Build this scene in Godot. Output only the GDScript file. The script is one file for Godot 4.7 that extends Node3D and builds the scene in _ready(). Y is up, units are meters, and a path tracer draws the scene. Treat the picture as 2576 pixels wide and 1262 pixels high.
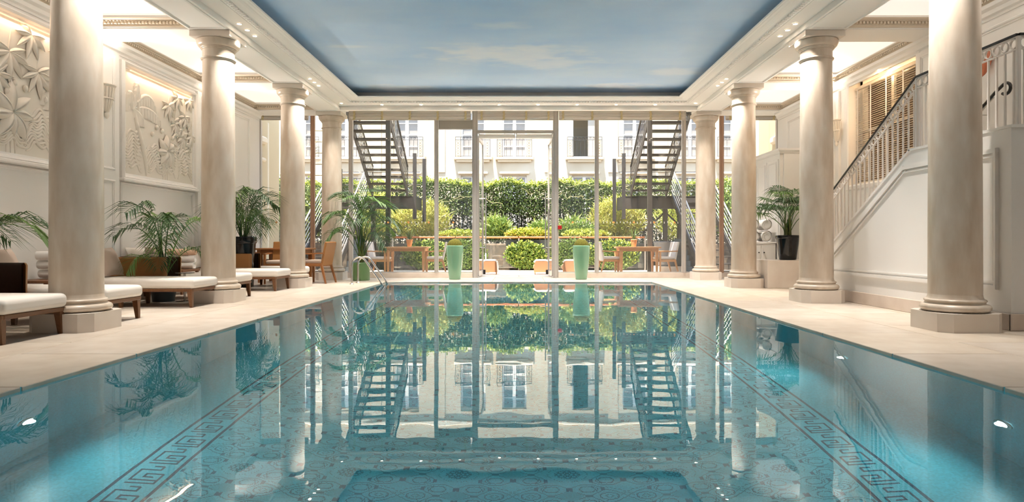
extends Node3D
# An indoor pool hall: marble columns, a painted sky ceiling, a glazed end wall and a courtyard behind it.
# Metres, y up. The pool axis is x = 0, the deck is y = 0, and "d" in the code is the distance down the hall (z = -d).
const COLS := [6.68, 9.81, 13.0, 15.69]   # where the column pairs stand
const CX := 4.47                          # their distance from the axis
var M := {}
var used := {}
var rng := RandomNumberGenerator.new()
var boxes := {}

# ---------------------------------------------------------------- mesh builder
class MB:
	var v := PackedVector3Array()
	var n := PackedVector3Array()
	var uv := PackedVector2Array()
	var ix := PackedInt32Array()
	func tri(a: Vector3, b: Vector3, c: Vector3, na: Vector3, nb: Vector3, nc: Vector3, ua := Vector2.ZERO, ub := Vector2.ZERO, uc := Vector2.ZERO) -> void:
		var k := v.size()
		if (b - a).cross(c - a).dot(na + nb + nc) > 0.0:
			v.append_array([a, c, b]); n.append_array([na, nc, nb]); uv.append_array([ua, uc, ub])
		else:
			v.append_array([a, b, c]); n.append_array([na, nb, nc]); uv.append_array([ua, ub, uc])
		ix.append_array([k, k + 1, k + 2])
	func face(pts: Array, toward: Vector3, uvs: Array = []) -> void:
		var nn: Vector3 = (pts[1] - pts[0]).cross(pts[2] - pts[0]).normalized()
		if nn.length() < 0.5 and pts.size() > 3:
			nn = (pts[2] - pts[0]).cross(pts[3] - pts[0]).normalized()
		if nn.dot(toward) < 0.0: nn = -nn
		for i in range(1, pts.size() - 1):
			if uvs.size(): tri(pts[0], pts[i], pts[i + 1], nn, nn, nn, uvs[0], uvs[i], uvs[i + 1])
			else: tri(pts[0], pts[i], pts[i + 1], nn, nn, nn)
	func box(c: Vector3, s: Vector3, b := 0.0, xf := Transform3D()) -> void:
		var h := s * 0.5
		b = minf(b, minf(h.x, minf(h.y, h.z)) * 0.95)
		var g := func(p: Vector3) -> Vector3: return xf * (c + p)
		var mid: Vector3 = xf * c
		for ax in 3:
			var ay := (ax + 1) % 3
			var az := (ax + 2) % 3
			for sg in [-1.0, 1.0]:
				var q := []
				for k in [[-1, -1], [1, -1], [1, 1], [-1, 1]]:
					var p := Vector3.ZERO
					p[ax] = sg * h[ax]; p[ay] = k[0] * (h[ay] - b); p[az] = k[1] * (h[az] - b)
					q.append(g.call(p))
				face(q, (q[0] + q[2]) * 0.5 - mid)
		if b <= 0.0: return
		for ax in 3:
			var ay := (ax + 1) % 3
			var az := (ax + 2) % 3
			for s1 in [-1.0, 1.0]:
				for s2 in [-1.0, 1.0]:
					var q := []
					for k in [[-1, 0], [1, 0], [1, 1], [-1, 1]]:
						var p := Vector3.ZERO
						p[ax] = k[0] * (h[ax] - b)
						p[ay] = s1 * (h[ay] - (b if k[1] == 1 else 0.0)); p[az] = s2 * (h[az] - (b if k[1] == 0 else 0.0))
						q.append(g.call(p))
					face(q, (q[0] + q[2]) * 0.5 - mid)
		for s1 in [-1.0, 1.0]:
			for s2 in [-1.0, 1.0]:
				for s3 in [-1.0, 1.0]:
					var e := Vector3(s1 * h.x, s2 * h.y, s3 * h.z)
					var q := [g.call(e - Vector3(0, s2 * b, s3 * b)), g.call(e - Vector3(s1 * b, 0, s3 * b)), g.call(e - Vector3(s1 * b, s2 * b, 0))]
					face(q, q[0] - mid)
	# grid of points [rows][cols], smooth
	func grid(g: Array, flip := false, wrap := false, us := 1.0, vs := 1.0) -> void:
		var rows := g.size()
		var cols: int = g[0].size()
		var k := v.size()
		for i in rows:
			for j in cols:
				var a: Vector3 = g[maxi(i - 1, 0)][j]
				var b: Vector3 = g[mini(i + 1, rows - 1)][j]
				var c: Vector3 = g[i][(j - 1 + cols) % cols if wrap else maxi(j - 1, 0)]
				var e: Vector3 = g[i][(j + 1) % cols if wrap else mini(j + 1, cols - 1)]
				var nn := (b - a).cross(e - c).normalized()
				if nn.length() < 0.5: nn = Vector3.UP
				v.append(g[i][j]); n.append(-nn if flip else nn); uv.append(Vector2(us * j / maxf(cols - 1, 1), vs * i / maxf(rows - 1, 1)))
		for i in rows - 1:
			for j in (cols if wrap else cols - 1):
				var j2 := (j + 1) % cols
				var q := [k + i * cols + j, k + i * cols + j2, k + (i + 1) * cols + j2, k + (i + 1) * cols + j]
				for t in [[0, 1, 2], [0, 2, 3]]:
					var a: int = q[t[0]]
					var b: int = q[t[1]]
					var c: int = q[t[2]]
					if (v[b] - v[a]).cross(v[c] - v[a]).dot(n[a] + n[b] + n[c]) > 0.0: ix.append_array([a, c, b])
					else: ix.append_array([a, b, c])
	# profile of (radius, y); a sharp corner is written as two equal points
	func lathe(p: Array, seg := 32, at := Vector3.ZERO, caps := true) -> void:
		var run := []
		for i in p.size() + 1:
			if i == p.size() or (i > 0 and p[i].is_equal_approx(p[i - 1])):
				if run.size() > 1: _turn(run, seg, at)
				run = []
			if i < p.size(): run.append(p[i])
		if caps:
			for e in [0, p.size() - 1]:
				if p[e].x > 0.0005:
					var ring := []
					for j in seg: ring.append(at + Vector3(cos(TAU * j / seg) * p[e].x, p[e].y, sin(TAU * j / seg) * p[e].x))
					face(ring, Vector3.UP * (p[e].y - p[0 if e else p.size() - 1].y))
	func _turn(run: Array, seg: int, at: Vector3) -> void:
		var k := v.size()
		for i in run.size():
			var t: Vector2 = run[mini(i + 1, run.size() - 1)] - run[maxi(i - 1, 0)]
			var r := Vector2(t.y, -t.x).normalized()
			for j in seg + 1:
				var a := TAU * j / seg
				v.append(at + Vector3(cos(a) * run[i].x, run[i].y, sin(a) * run[i].x)); n.append(Vector3(cos(a) * r.x, r.y, sin(a) * r.x)); uv.append(Vector2(float(j) / seg, run[i].y))
		for i in run.size() - 1:
			for j in seg:
				var a := k + i * (seg + 1) + j
				var q := [a, a + 1, a + seg + 2, a + seg + 1]
				for t in [[0, 1, 2], [0, 2, 3]]:
					var x: int = q[t[0]]
					var y: int = q[t[1]]
					var z: int = q[t[2]]
					if (v[y] - v[x]).cross(v[z] - v[x]).dot(n[x] + n[y] + n[z]) > 0.0: ix.append_array([x, z, y])
					else: ix.append_array([x, y, z])
	func tube(path: Array, r, seg := 8, flat := 1.0) -> void:
		var g := []
		var side := Vector3.ZERO
		for i in path.size():
			var t: Vector3 = (path[mini(i + 1, path.size() - 1)] - path[maxi(i - 1, 0)]).normalized()
			if side == Vector3.ZERO: side = t.cross(Vector3.UP if absf(t.y) < 0.9 else Vector3.RIGHT).normalized()
			side = (side - t * side.dot(t)).normalized()
			var up := side.cross(t)
			var rr: float = r[i] if r is Array else r
			var ring := []
			for j in seg: ring.append(path[i] + side * cos(TAU * j / seg) * rr + up * sin(TAU * j / seg) * rr * flat)
			g.append(ring)
		var outward: Vector3 = g[0][0] - path[0]
		var k := v.size()
		grid(g, false, true)
		if n[k].dot(outward) < 0.0:
			for i in range(k, v.size()): n[i] = -n[i]
			for i in range(ix.size() - (path.size() - 1) * seg * 6, ix.size(), 3):
				var s := ix[i]
				ix[i] = ix[i + 1]; ix[i + 1] = s
		face(g[0], path[0] - path[1]); face(g[-1], path[-1] - path[-2])
	# closed polygon of (a, b) drawn along c; axes gives the three directions
	func prism(poly: Array, o: Vector3, a: Vector3, b: Vector3, c: Vector3) -> void:
		var bot := []
		var top := []
		var mid := Vector2.ZERO
		for p in poly:
			bot.append(o + a * p.x + b * p.y); top.append(o + a * p.x + b * p.y + c); mid += p / poly.size()
		var ids := Geometry2D.triangulate_polygon(PackedVector2Array(poly))
		for i in range(0, ids.size(), 3):
			tri(bot[ids[i]], bot[ids[i + 1]], bot[ids[i + 2]], -c.normalized(), -c.normalized(), -c.normalized())
			tri(top[ids[i]], top[ids[i + 1]], top[ids[i + 2]], c.normalized(), c.normalized(), c.normalized())
		var ccw := not Geometry2D.is_polygon_clockwise(PackedVector2Array(poly))
		for i in poly.size():
			var j := (i + 1) % poly.size()
			var e: Vector2 = poly[j] - poly[i]
			var o2 := Vector2(e.y, -e.x) if ccw else Vector2(-e.y, e.x)
			face([bot[i], bot[j], top[j], top[i]], a * o2.x + b * o2.y)
	# a moulding of (inset, height) run round a rectangle, mitred; rectangle given by centre, half sizes along a and b, height along c
	func sweep(p: Array, o: Vector3, ha: float, hb: float, a: Vector3, b: Vector3, c: Vector3, open := false) -> void:
		for i in (p.size() - 1 if open else p.size()):
			var q: Vector2 = p[i]
			var r: Vector2 = p[(i + 1) % p.size()]
			var ring := func(w: Vector2) -> Array: return [o - a * (ha - w.x) - b * (hb - w.x) + c * w.y, o + a * (ha - w.x) - b * (hb - w.x) + c * w.y, o + a * (ha - w.x) + b * (hb - w.x) + c * w.y, o - a * (ha - w.x) + b * (hb - w.x) + c * w.y]
			var x: Array = ring.call(q)
			var y: Array = ring.call(r)
			var e := r - q
			for k in 4:
				var inw: Vector3 = [b, -a, -b, a][k]
				face([x[k], x[(k + 1) % 4], y[(k + 1) % 4], y[k]], inw * -e.y + c * e.x)
	func done() -> ArrayMesh:
		var m := ArrayMesh.new()
		if v.size() == 0: return m
		var arr := []
		arr.resize(Mesh.ARRAY_MAX)
		arr[Mesh.ARRAY_VERTEX] = v; arr[Mesh.ARRAY_NORMAL] = n; arr[Mesh.ARRAY_TEX_UV] = uv; arr[Mesh.ARRAY_INDEX] = ix
		m.add_surface_from_arrays(Mesh.PRIMITIVE_TRIANGLES, arr)
		return m

# ---------------------------------------------------------------- nodes
func V(x, y, z) -> Vector3: return Vector3(x, y, z)
func numbered(called: String) -> String:
	used[called] = used.get(called, -1) + 1
	return called if used[called] == 0 else "%s_%03d" % [called, used[called]]
func tag(o: Node, label: String, category: String, group := "", kind := ""):
	if label: o.set_meta("label", label)
	if category: o.set_meta("category", category)
	if group: o.set_meta("group", group)
	if kind: o.set_meta("kind", kind)
	return o
func thing(called: String, label: String, category: String, at := Vector3.ZERO, turn := 0.0, group := "") -> Node3D:
	var o := Node3D.new()
	o.name = numbered(called); add_child(o)
	o.position = at; o.rotation.y = turn
	return tag(o, label, category, group)
func part(called: String, m, mat: Material, parent: Node = self, xf := Transform3D(), label := "") -> MeshInstance3D:
	var o := MeshInstance3D.new()
	o.mesh = m.done() if m is MB else m
	o.material_override = mat
	o.name = numbered(called) if parent == self else called
	parent.add_child(o, true)
	o.transform = xf
	if label: o.set_meta("label", label)
	return o
func struct(called: String, m, mat: Material, parent: Node = self, xf := Transform3D()) -> MeshInstance3D:
	var o := part(called, m, mat, parent, xf)
	if parent == self: o.set_meta("kind", "structure")
	return o
func setting(called: String) -> Node3D:
	var o := Node3D.new()
	o.name = called; add_child(o); o.set_meta("kind", "structure")
	return o
func stuff(o): 
	o.set_meta("kind", "stuff")
	return o
func dup(src: Node3D, at: Vector3, turn: float, label := "") -> Node3D:
	var c: Node3D = src.duplicate()
	c.name = numbered(String(src.name).rstrip("0123456789").trim_suffix("_")); add_child(c)
	c.position = at; c.rotation.y = turn
	if label: c.set_meta("label", label)
	return c
func bxm(s: Vector3, b := 0.0) -> ArrayMesh:      # shared boxes
	var key := "%.4f %.4f %.4f %.4f" % [s.x, s.y, s.z, b]
	if not boxes.has(key):
		var m := MB.new()
		m.box(Vector3.ZERO, s, b)
		boxes[key] = m.done()
	return boxes[key]
func boxpart(called: String, c: Vector3, s: Vector3, mat: Material, parent: Node = self, b := 0.0, turn := Basis()) -> MeshInstance3D:
	return part(called, bxm(s, b), mat, parent, Transform3D(turn, c))
func span(called: String, x0, x1, y0, y1, d0, d1, mat: Material, parent: Node = self, b := 0.0) -> MeshInstance3D:   # a box between two x, two y and two distances
	return boxpart(called, V((x0 + x1) * 0.5, (y0 + y1) * 0.5, -(d0 + d1) * 0.5), V(absf(x1 - x0), absf(y1 - y0), absf(d1 - d0)), mat, parent, b)
func sbox(m: MB, x0, x1, y0, y1, d0, d1, b := 0.0) -> void:
	m.box(V((x0 + x1) * 0.5, (y0 + y1) * 0.5, -(d0 + d1) * 0.5), V(absf(x1 - x0), absf(y1 - y0), absf(d1 - d0)), b)
func bar(m: MB, a: Vector3, b: Vector3, w: float, h: float) -> void:      # a rectangular bar from a to b
	var t := (b - a).normalized()
	var s := t.cross(Vector3.UP if absf(t.y) < 0.95 else Vector3.RIGHT).normalized()
	m.box(Vector3.ZERO, V(w, h, a.distance_to(b)), 0.0, Transform3D(Basis(s, t.cross(s) * -1.0, t), (a + b) * 0.5))

# ---------------------------------------------------------------- materials
func mat(c: Color, rough := 0.6, metal := 0.0) -> StandardMaterial3D:
	var m := StandardMaterial3D.new()
	m.albedo_color = c; m.roughness = rough; m.metallic = metal
	return m
func hexc(r, g, b) -> Color: return Color(r / 255.0, g / 255.0, b / 255.0)
func noise_tex(sd: int, freq: float, stops: Array, size := 512, oct := 4, kind := FastNoiseLite.TYPE_SIMPLEX_SMOOTH, warp := 0.0, bump := false) -> NoiseTexture2D:
	var f := FastNoiseLite.new()
	f.seed = sd; f.frequency = freq; f.fractal_octaves = oct; f.noise_type = kind
	if warp > 0.0:
		f.domain_warp_enabled = true; f.domain_warp_amplitude = warp; f.domain_warp_frequency = freq * 1.5
	var t := NoiseTexture2D.new()
	t.width = size; t.height = size; t.seamless = true; t.noise = f; t.generate_mipmaps = false
	if bump:
		t.as_normal_map = true; t.bump_strength = 4.0
	elif stops.size():
		var g := Gradient.new()
		g.offsets = PackedFloat32Array(stops.map(func(s): return s[0])); g.colors = PackedColorArray(stops.map(func(s): return s[1]))
		t.color_ramp = g
	return t
func noisy(m: StandardMaterial3D, t: Texture2D, scale: Vector3, world := true) -> StandardMaterial3D:
	m.albedo_texture = t; m.uv1_triplanar = true; m.uv1_world_triplanar = world; m.uv1_scale = scale
	return m
func relief(m: StandardMaterial3D, t: Texture2D, cm: float) -> StandardMaterial3D:
	m.heightmap_enabled = true; m.heightmap_texture = t; m.heightmap_scale = cm
	return m
func glow(c: Color, e: float) -> StandardMaterial3D:
	var m := mat(c, 0.5)
	m.emission_enabled = true; m.emission = c; m.emission_energy_multiplier = e
	return m
func leafmat(c: Color) -> StandardMaterial3D:
	var m := mat(c, 0.5)
	m.backlight_enabled = true; m.backlight = c * 0.7; m.cull_mode = BaseMaterial3D.CULL_DISABLED
	return m

# ---------------------------------------------------------------- the scene
func _ready() -> void:
	rng.seed = 7
	# camera: level, lens shifted a little down and to the side as in the photograph (focal length 1650 px of 2576)
	var cam := Camera3D.new()
	cam.name = "camera"
	cam.set_frustum(0.05 * 2.0 * 631.0 / 1650.0, Vector2(-22.0, -21.0) * 0.05 / 1650.0, 0.05, 200.0)
	cam.position = V(0.05, 0.88, 0)
	add_child(cam)
	cam.current = true
	# sky, sun, exposure
	var sky := ProceduralSkyMaterial.new()
	sky.sky_top_color = hexc(176, 200, 230); sky.sky_horizon_color = hexc(232, 236, 240)
	sky.ground_bottom_color = hexc(120, 112, 100); sky.ground_horizon_color = hexc(190, 186, 178)
	var env := Environment.new()
	env.background_mode = Environment.BG_SKY
	env.sky = Sky.new()
	env.sky.sky_material = sky
	env.background_energy_multiplier = 1.55
	env.tonemap_mode = Environment.TONE_MAPPER_LINEAR
	env.tonemap_exposure = 2.9
	env.sdfgi_enabled = true; env.ssao_enabled = true; env.ssil_enabled = true
	var we := WorldEnvironment.new()
	we.name = "environment"; we.environment = env
	add_child(we)
	var sun := DirectionalLight3D.new()
	sun.name = "sun"
	sun.light_color = hexc(255, 244, 226); sun.light_energy = 3.1; sun.light_angular_distance = 0.6; sun.shadow_enabled = true
	add_child(sun)
	sun.look_at_from_position(Vector3.ZERO, V(0.13, -0.96, -0.23), Vector3.UP)
	make_materials()
	# the setting
	build_pool()
	build_deck()
	build_ceiling()
	build_walls()
	build_glazing()
	# the hall
	build_columns()
	build_stair()
	build_reliefs()
	build_lamps()
	build_window_blind()
	build_loungers()
	build_plants()
	build_dining()
	build_towel_corner()
	build_ladder()
	# outdoors
	build_facade()
	build_terrace()
	build_steel_stairs()
	build_greenery()

const LAMP_W := Color(1.0, 0.965, 0.925)
func spot(at: Vector3, energy: float, angle: float, parent: Node = self, c := LAMP_W, aim := Vector3(-PI / 2, 0, 0)) -> void:
	var l := SpotLight3D.new()
	l.name = "spot_beam"
	l.light_color = c; l.light_energy = energy; l.spot_range = 30.0; l.spot_attenuation = 2.0; l.spot_angle = angle; l.spot_angle_attenuation = 0.8; l.light_size = 0.03; l.shadow_enabled = true
	parent.add_child(l, true)
	l.position = at; l.rotation = aim
func omni(at: Vector3, energy: float, size: float, parent: Node = self, c := LAMP_W) -> void:
	var l := OmniLight3D.new()
	l.name = "bulb_light"
	l.light_color = c; l.light_energy = energy; l.omni_range = 30.0; l.omni_attenuation = 2.0; l.light_size = size; l.shadow_enabled = true
	parent.add_child(l, true)
	l.position = at
func area(at: Vector3, toward: Vector3, size: Vector2, energy: float, parent: Node = self, c := LAMP_W) -> void:
	var l := AreaLight3D.new()
	l.name = "strip_light"
	l.area_size = size; l.light_color = c; l.light_energy = energy; l.area_range = 30.0; l.area_attenuation = 2.0; l.shadow_enabled = true
	parent.add_child(l, true)
	var up := Vector3.UP if absf(toward.y) < 0.9 else V(0, 0, 1)
	l.transform = Transform3D(Basis.looking_at(toward, up), at)

func make_materials() -> void:
	# plaster, stone
	M.white = mat(hexc(241, 237, 232), 0.62)
	M.white_gloss = mat(hexc(238, 235, 231), 0.4)
	M.soffit = mat(hexc(244, 241, 236), 0.7)
	M.cream_trim = mat(hexc(226, 212, 192), 0.6)
	M.plaster = mat(hexc(234, 226, 214), 0.75)
	var marble := noise_tex(11, 0.005, [[0.0, hexc(206, 189, 170)], [0.42, hexc(218, 205, 189)], [0.62, hexc(224, 213, 199)], [0.86, hexc(230, 221, 209)], [1.0, hexc(236, 230, 220)]], 1024, 5, FastNoiseLite.TYPE_SIMPLEX_SMOOTH, 12.0)
	M.marble = noisy(mat(Color(0.97, 0.955, 0.94), 0.3), marble, V(1.1, 0.28, 1.1))
	var pale := noise_tex(13, 0.006, [[0.0, hexc(222, 212, 202)], [0.5, hexc(230, 222, 213)], [1.0, hexc(238, 232, 225)]], 512, 4)
	M.marble_base = noisy(mat(Color(1, 0.99, 0.98), 0.32), pale, V(0.5, 0.5, 0.5))
	var stone := noise_tex(23, 0.012, [[0.0, hexc(206, 192, 176)], [0.5, hexc(216, 204, 190)], [1.0, hexc(224, 214, 202)]], 512, 5)
	M.deck = []
	for k in 4: M.deck.append(noisy(mat([Color(1, 1, 1), Color(0.98, 0.975, 0.965), Color(0.99, 0.98, 0.96), Color(0.965, 0.96, 0.955)][k], 0.34), stone, V(0.45, 0.45, 0.45)))
	M.grout = mat(hexc(140, 120, 100), 0.85)
	M.skirting = noisy(mat(hexc(246, 238, 232), 0.35), pale, V(0.7, 0.7, 0.7))
	# pool
	M.mosaic = mosaic_mat(mosaic_field(), 0.35)
	M.border = mosaic_mat(mosaic_key(), 0.35)
	M.plain = mosaic_mat(mosaic_plain(), 0.35)
	M.water = mat(Color(0.86, 0.99, 1.0, 0.0), 0.0)
	M.water.transparency = BaseMaterial3D.TRANSPARENCY_ALPHA
	M.water.refraction_enabled = true; M.water.refraction_scale = 0.033
	M.water.normal_enabled = true
	M.water.normal_texture = noise_tex(5, 0.006, [], 1024, 2, FastNoiseLite.TYPE_SIMPLEX_SMOOTH, 0.0, true)
	M.water.normal_scale = 0.03
	M.water.uv1_scale = V(1.5, 1.5, 1)
	# metal, glass
	M.steel = mat(hexc(200, 198, 194), 0.22, 1.0)
	M.brushed = mat(hexc(196, 190, 184), 0.36, 0.35)
	M.bronze = mat(hexc(176, 142, 120), 0.4, 0.2)
	M.iron = mat(hexc(52, 47, 45), 0.55, 0.2)
	M.black = mat(hexc(20, 19, 18), 0.35)
	M.railwhite = mat(hexc(226, 220, 214), 0.4)
	M.glass = mat(Color(0.9, 0.97, 0.96, 0.02), 0.0)
	M.glass.transparency = BaseMaterial3D.TRANSPARENCY_ALPHA
	M.dark_glass = mat(hexc(142, 138, 134), 0.06)  # even grey-beige stands in for what the house panes reflect
	# furniture
	var grain := noise_tex(31, 0.02, [[0.0, Color(0.80, 0.74, 0.68)], [0.5, Color(1, 1, 1)], [1.0, Color(0.88, 0.84, 0.8)]], 256, 4)
	M.oak = noisy(mat(hexc(158, 104, 58), 0.45), grain, V(3, 26, 3), false)
	M.walnut = noisy(mat(hexc(116, 78, 48), 0.42), grain, V(3, 3, 26), false)
	M.teak = noisy(mat(hexc(200, 148, 100), 0.55), grain, V(26, 3, 3), false)
	M.tan_leather = mat(hexc(158, 108, 58), 0.45)
	M.dark_leather = mat(hexc(62, 38, 26), 0.4)
	var weave := noise_tex(41, 0.3, [[0.0, Color(0.9, 0.9, 0.9)], [1.0, Color(1, 1, 1)]], 256, 2)
	M.cushion = noisy(mat(hexc(240, 233, 224), 0.9), weave, V(6, 6, 6), false)
	M.pillow = noisy(mat(hexc(206, 186, 170), 0.9), weave, V(6, 6, 6), false)
	M.towel = noisy(mat(hexc(240, 236, 231), 0.95), weave, V(9, 9, 9), false)
	M.towel_warm = noisy(mat(hexc(222, 186, 160), 0.95), weave, V(9, 9, 9), false)
	M.tan_cloth = noisy(mat(hexc(162, 116, 82), 0.85), weave, V(6, 6, 6), false)
	M.linen = noisy(mat(hexc(242, 237, 230), 0.85), weave, V(5, 5, 5), false)
	M.linen.backlight_enabled = true; M.linen.backlight = Color(0.75, 0.72, 0.68)
	M.strap = mat(hexc(214, 198, 156), 0.8)
	# pots and plants
	M.celadon = mat(hexc(130, 176, 142), 0.16)
	M.celadon.clearcoat_enabled = true; M.celadon.clearcoat = 0.6; M.celadon.clearcoat_roughness = 0.05
	M.green_pot = mat(hexc(106, 140, 92), 0.25)
	M.black_pot = mat(hexc(14, 17, 21), 0.12)
	M.terracotta = mat(hexc(206, 146, 92), 0.7)
	M.soil = mat(hexc(52, 40, 30), 0.95)
	M.palm = [leafmat(hexc(58, 92, 34)), leafmat(hexc(44, 76, 32)), leafmat(hexc(84, 118, 44))]
	M.stem = mat(hexc(86, 96, 44), 0.6)
	M.moss = noisy(mat(hexc(128, 122, 62), 0.95), noise_tex(47, 0.05, [[0.0, Color(0.35, 0.4, 0.25)], [0.5, Color(0.9, 0.9, 0.6)], [1.0, Color(1, 1, 0.85)]], 256, 4), V(3, 3, 3))
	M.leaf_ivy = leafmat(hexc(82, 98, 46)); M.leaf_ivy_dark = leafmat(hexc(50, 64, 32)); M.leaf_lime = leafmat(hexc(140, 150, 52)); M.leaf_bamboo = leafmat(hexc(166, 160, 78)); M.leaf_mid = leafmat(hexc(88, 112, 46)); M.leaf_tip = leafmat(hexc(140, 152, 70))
	M.runner = mat(hexc(150, 142, 98), 0.8)
	M.bark = mat(hexc(62, 52, 40), 0.9)
	# outdoors
	var ochre := noise_tex(53, 0.008, [[0.0, hexc(214, 193, 160)], [0.5, hexc(226, 208, 178)], [1.0, hexc(233, 218, 192)]], 512, 4)
	M.facade = noisy(mat(Color(0.90, 0.90, 0.91), 0.85), ochre, V(0.12, 0.12, 0.12))
	M.facade_trim = mat(hexc(236, 223, 200), 0.8)
	M.flank = mat(hexc(206, 188, 152), 0.85)
	M.window_white = mat(hexc(236, 234, 228), 0.5)
	M.shutter = mat(hexc(176, 170, 160), 0.6)
	M.paving = noisy(mat(hexc(252, 248, 242), 0.6), stone, V(0.6, 0.6, 0.6))
	M.planter = mat(hexc(62, 74, 82), 0.5)
	M.earth_wall = noisy(mat(hexc(104, 90, 74), 0.95), noise_tex(61, 0.03, [[0.0, Color(0.5, 0.5, 0.5)], [1.0, Color(1, 1, 1)]], 256, 4), V(0.8, 0.8, 0.8))
	M.redwood = mat(hexc(176, 104, 62), 0.55)
	M.grey_tank = mat(hexc(96, 96, 98), 0.5)
	M.red = mat(hexc(168, 28, 24), 0.4)
	M.coral = mat(hexc(206, 122, 88), 0.25)

# ---- mosaic pictures, one texel block for each tessera
func mosaic_mat(im: Image, rough: float) -> StandardMaterial3D:
	var m := mat(Color.WHITE, rough)
	m.albedo_texture = ImageTexture.create_from_image(im)
	return m
func mosaic(cells: Array, px: int, pal: Array) -> Image:
	var h := cells.size()
	var w: int = cells[0].size()
	var im := Image.create_empty(w * px, h * px, false, Image.FORMAT_RGB8)
	im.fill(hexc(116, 204, 222))
	var r := RandomNumberGenerator.new()
	r.seed = 99
	for j in h:
		for i in w:
			var c: Color = pal[cells[j][i]]
			var t := r.randf_range(0.93, 1.05)
			im.fill_rect(Rect2i(i * px, j * px, px - 1, px - 1), Color(c.r * t, c.g * t, c.b * t))
	return im
func blank(w: int, h: int) -> Array:
	var g := []
	for j in h:
		var row := []
		row.resize(w); row.fill(0)
		g.append(row)
	return g
func gset(g: Array, x: int, y: int, c: int) -> void: g[posmod(y, g.size())][posmod(x, g[0].size())] = c
func gline(g: Array, p: Array, c := 1, gap := 0) -> void:
	for k in p.size() - 1:
		var a := Vector2(p[k][0], p[k][1])
		var b := Vector2(p[k + 1][0], p[k + 1][1])
		var n := int(maxf(absf(b.x - a.x), absf(b.y - a.y)))
		for i in n + 1:
			var q := a.lerp(b, float(i) / maxi(n, 1))
			if gap == 0 or i % gap != gap - 1: gset(g, roundi(q.x), roundi(q.y), c)
func goval(g: Array, cx: float, cy: float, rx: float, ry: float, c := 1, gap := 0) -> void:
	var p := []
	for i in 41: p.append([cx + rx * cos(TAU * i / 40), cy + ry * sin(TAU * i / 40)])
	var last := Vector2i(-999, 0)
	var n := 0
	for i in 41:
		var q := Vector2i(roundi(p[i][0]), roundi(p[i][1]))
		if q != last:
			n += 1
			last = q
			if gap == 0 or n % gap: gset(g, q.x, q.y, c)
const AQUA := [Color(0.37, 0.80, 0.87), Color(0.13, 0.47, 0.58), Color(0.09, 0.38, 0.51), Color(0.26, 0.72, 0.80), Color(0.15, 0.23, 0.36)]
func mosaic_field() -> Image:
	var g := blank(88, 68)
	for o in [[0, 0], [44, 34]]:
		var x: int = o[0]
		var y: int = o[1]
		for s in [-1, 1]:
			for i in range(-2, 3):
				for j in range(-2, 3): gset(g, x + i, y + s * 10 + j, 2)
			for t in [-1, 1]:
				gline(g, [[x, y + s * 8], [x + t * 12, y + s], [x + t * 17, y + s], [x + t * 26, y + s * 9]])
				goval(g, x + t * 14, y + s * 10, 6, 4.5)
				for i in range(-1, 2):
					for j in range(-2, 3): gset(g, x + t * 26 + i, y + s * 11 + j, 2)
				gline(g, [[x + t * 3, y + s * 13], [x + t * 9, y + s * 17], [x + t * 18, y + s * 17], [x + t * 26, y + s * 13]])
				gline(g, [[x + t * 21, y + s * 7], [x + t * 22, y + s * 12], [x + t * 18, y + s * 15]])
			gline(g, [[x - 12, y], [x - 17, y]]); gline(g, [[x + 12, y], [x + 17, y]])
		for j in range(-6, 7):
			for i in range(-10 + absi(j), 11 - absi(j)): gset(g, x + i, y + j, 3)
	# medallions
	goval(g, 44, 0, 16, 12, 1, 5); goval(g, 44, 0, 10, 7, 1, 3)
	for k in 8: goval(g, 44 + 7 * cos(TAU * k / 8), 5 * sin(TAU * k / 8), 2.4, 1.8)
	goval(g, 44, 0, 2, 2)
	# crossing scrolls
	for s in [-1, 1]:
		gline(g, [[-20 * s, 22], [-8 * s, 27], [8 * s, 41], [20 * s, 46]]); gline(g, [[-20 * s, 26], [-11 * s, 30], [5 * s, 44], [16 * s, 48]], 1, 3)
		goval(g, s * 14, 34, 7, 5); goval(g, s * 14, 34, 3, 2, 1, 2)
	return mosaic(g, 10, AQUA)
func mosaic_key() -> Image:
	var g := blank(40, 34)
	for y in 34:
		for x in [1, 2, 3, 36, 37, 38]: gset(g, x, y, 4)
	for k in 2:
		for s in [[9, 4, 30, 4], [30, 4, 30, 14], [30, 14, 17, 14], [17, 14, 17, 9], [17, 9, 24, 9], [9, 4, 9, 21], [9, 21, 24, 21], [24, 21, 24, 27], [24, 27, 17, 27], [9, 33, 30, 33], [30, 33, 30, 38]]:
			gline(g, [[s[0] + k, s[1]], [s[2] + k, s[3]]], 4); gline(g, [[s[0], s[1] + k], [s[2], s[3] + k]], 4)
	return mosaic(g, 12, AQUA)
func mosaic_plain() -> Image:
	return mosaic(blank(48, 48), 10, AQUA)
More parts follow.
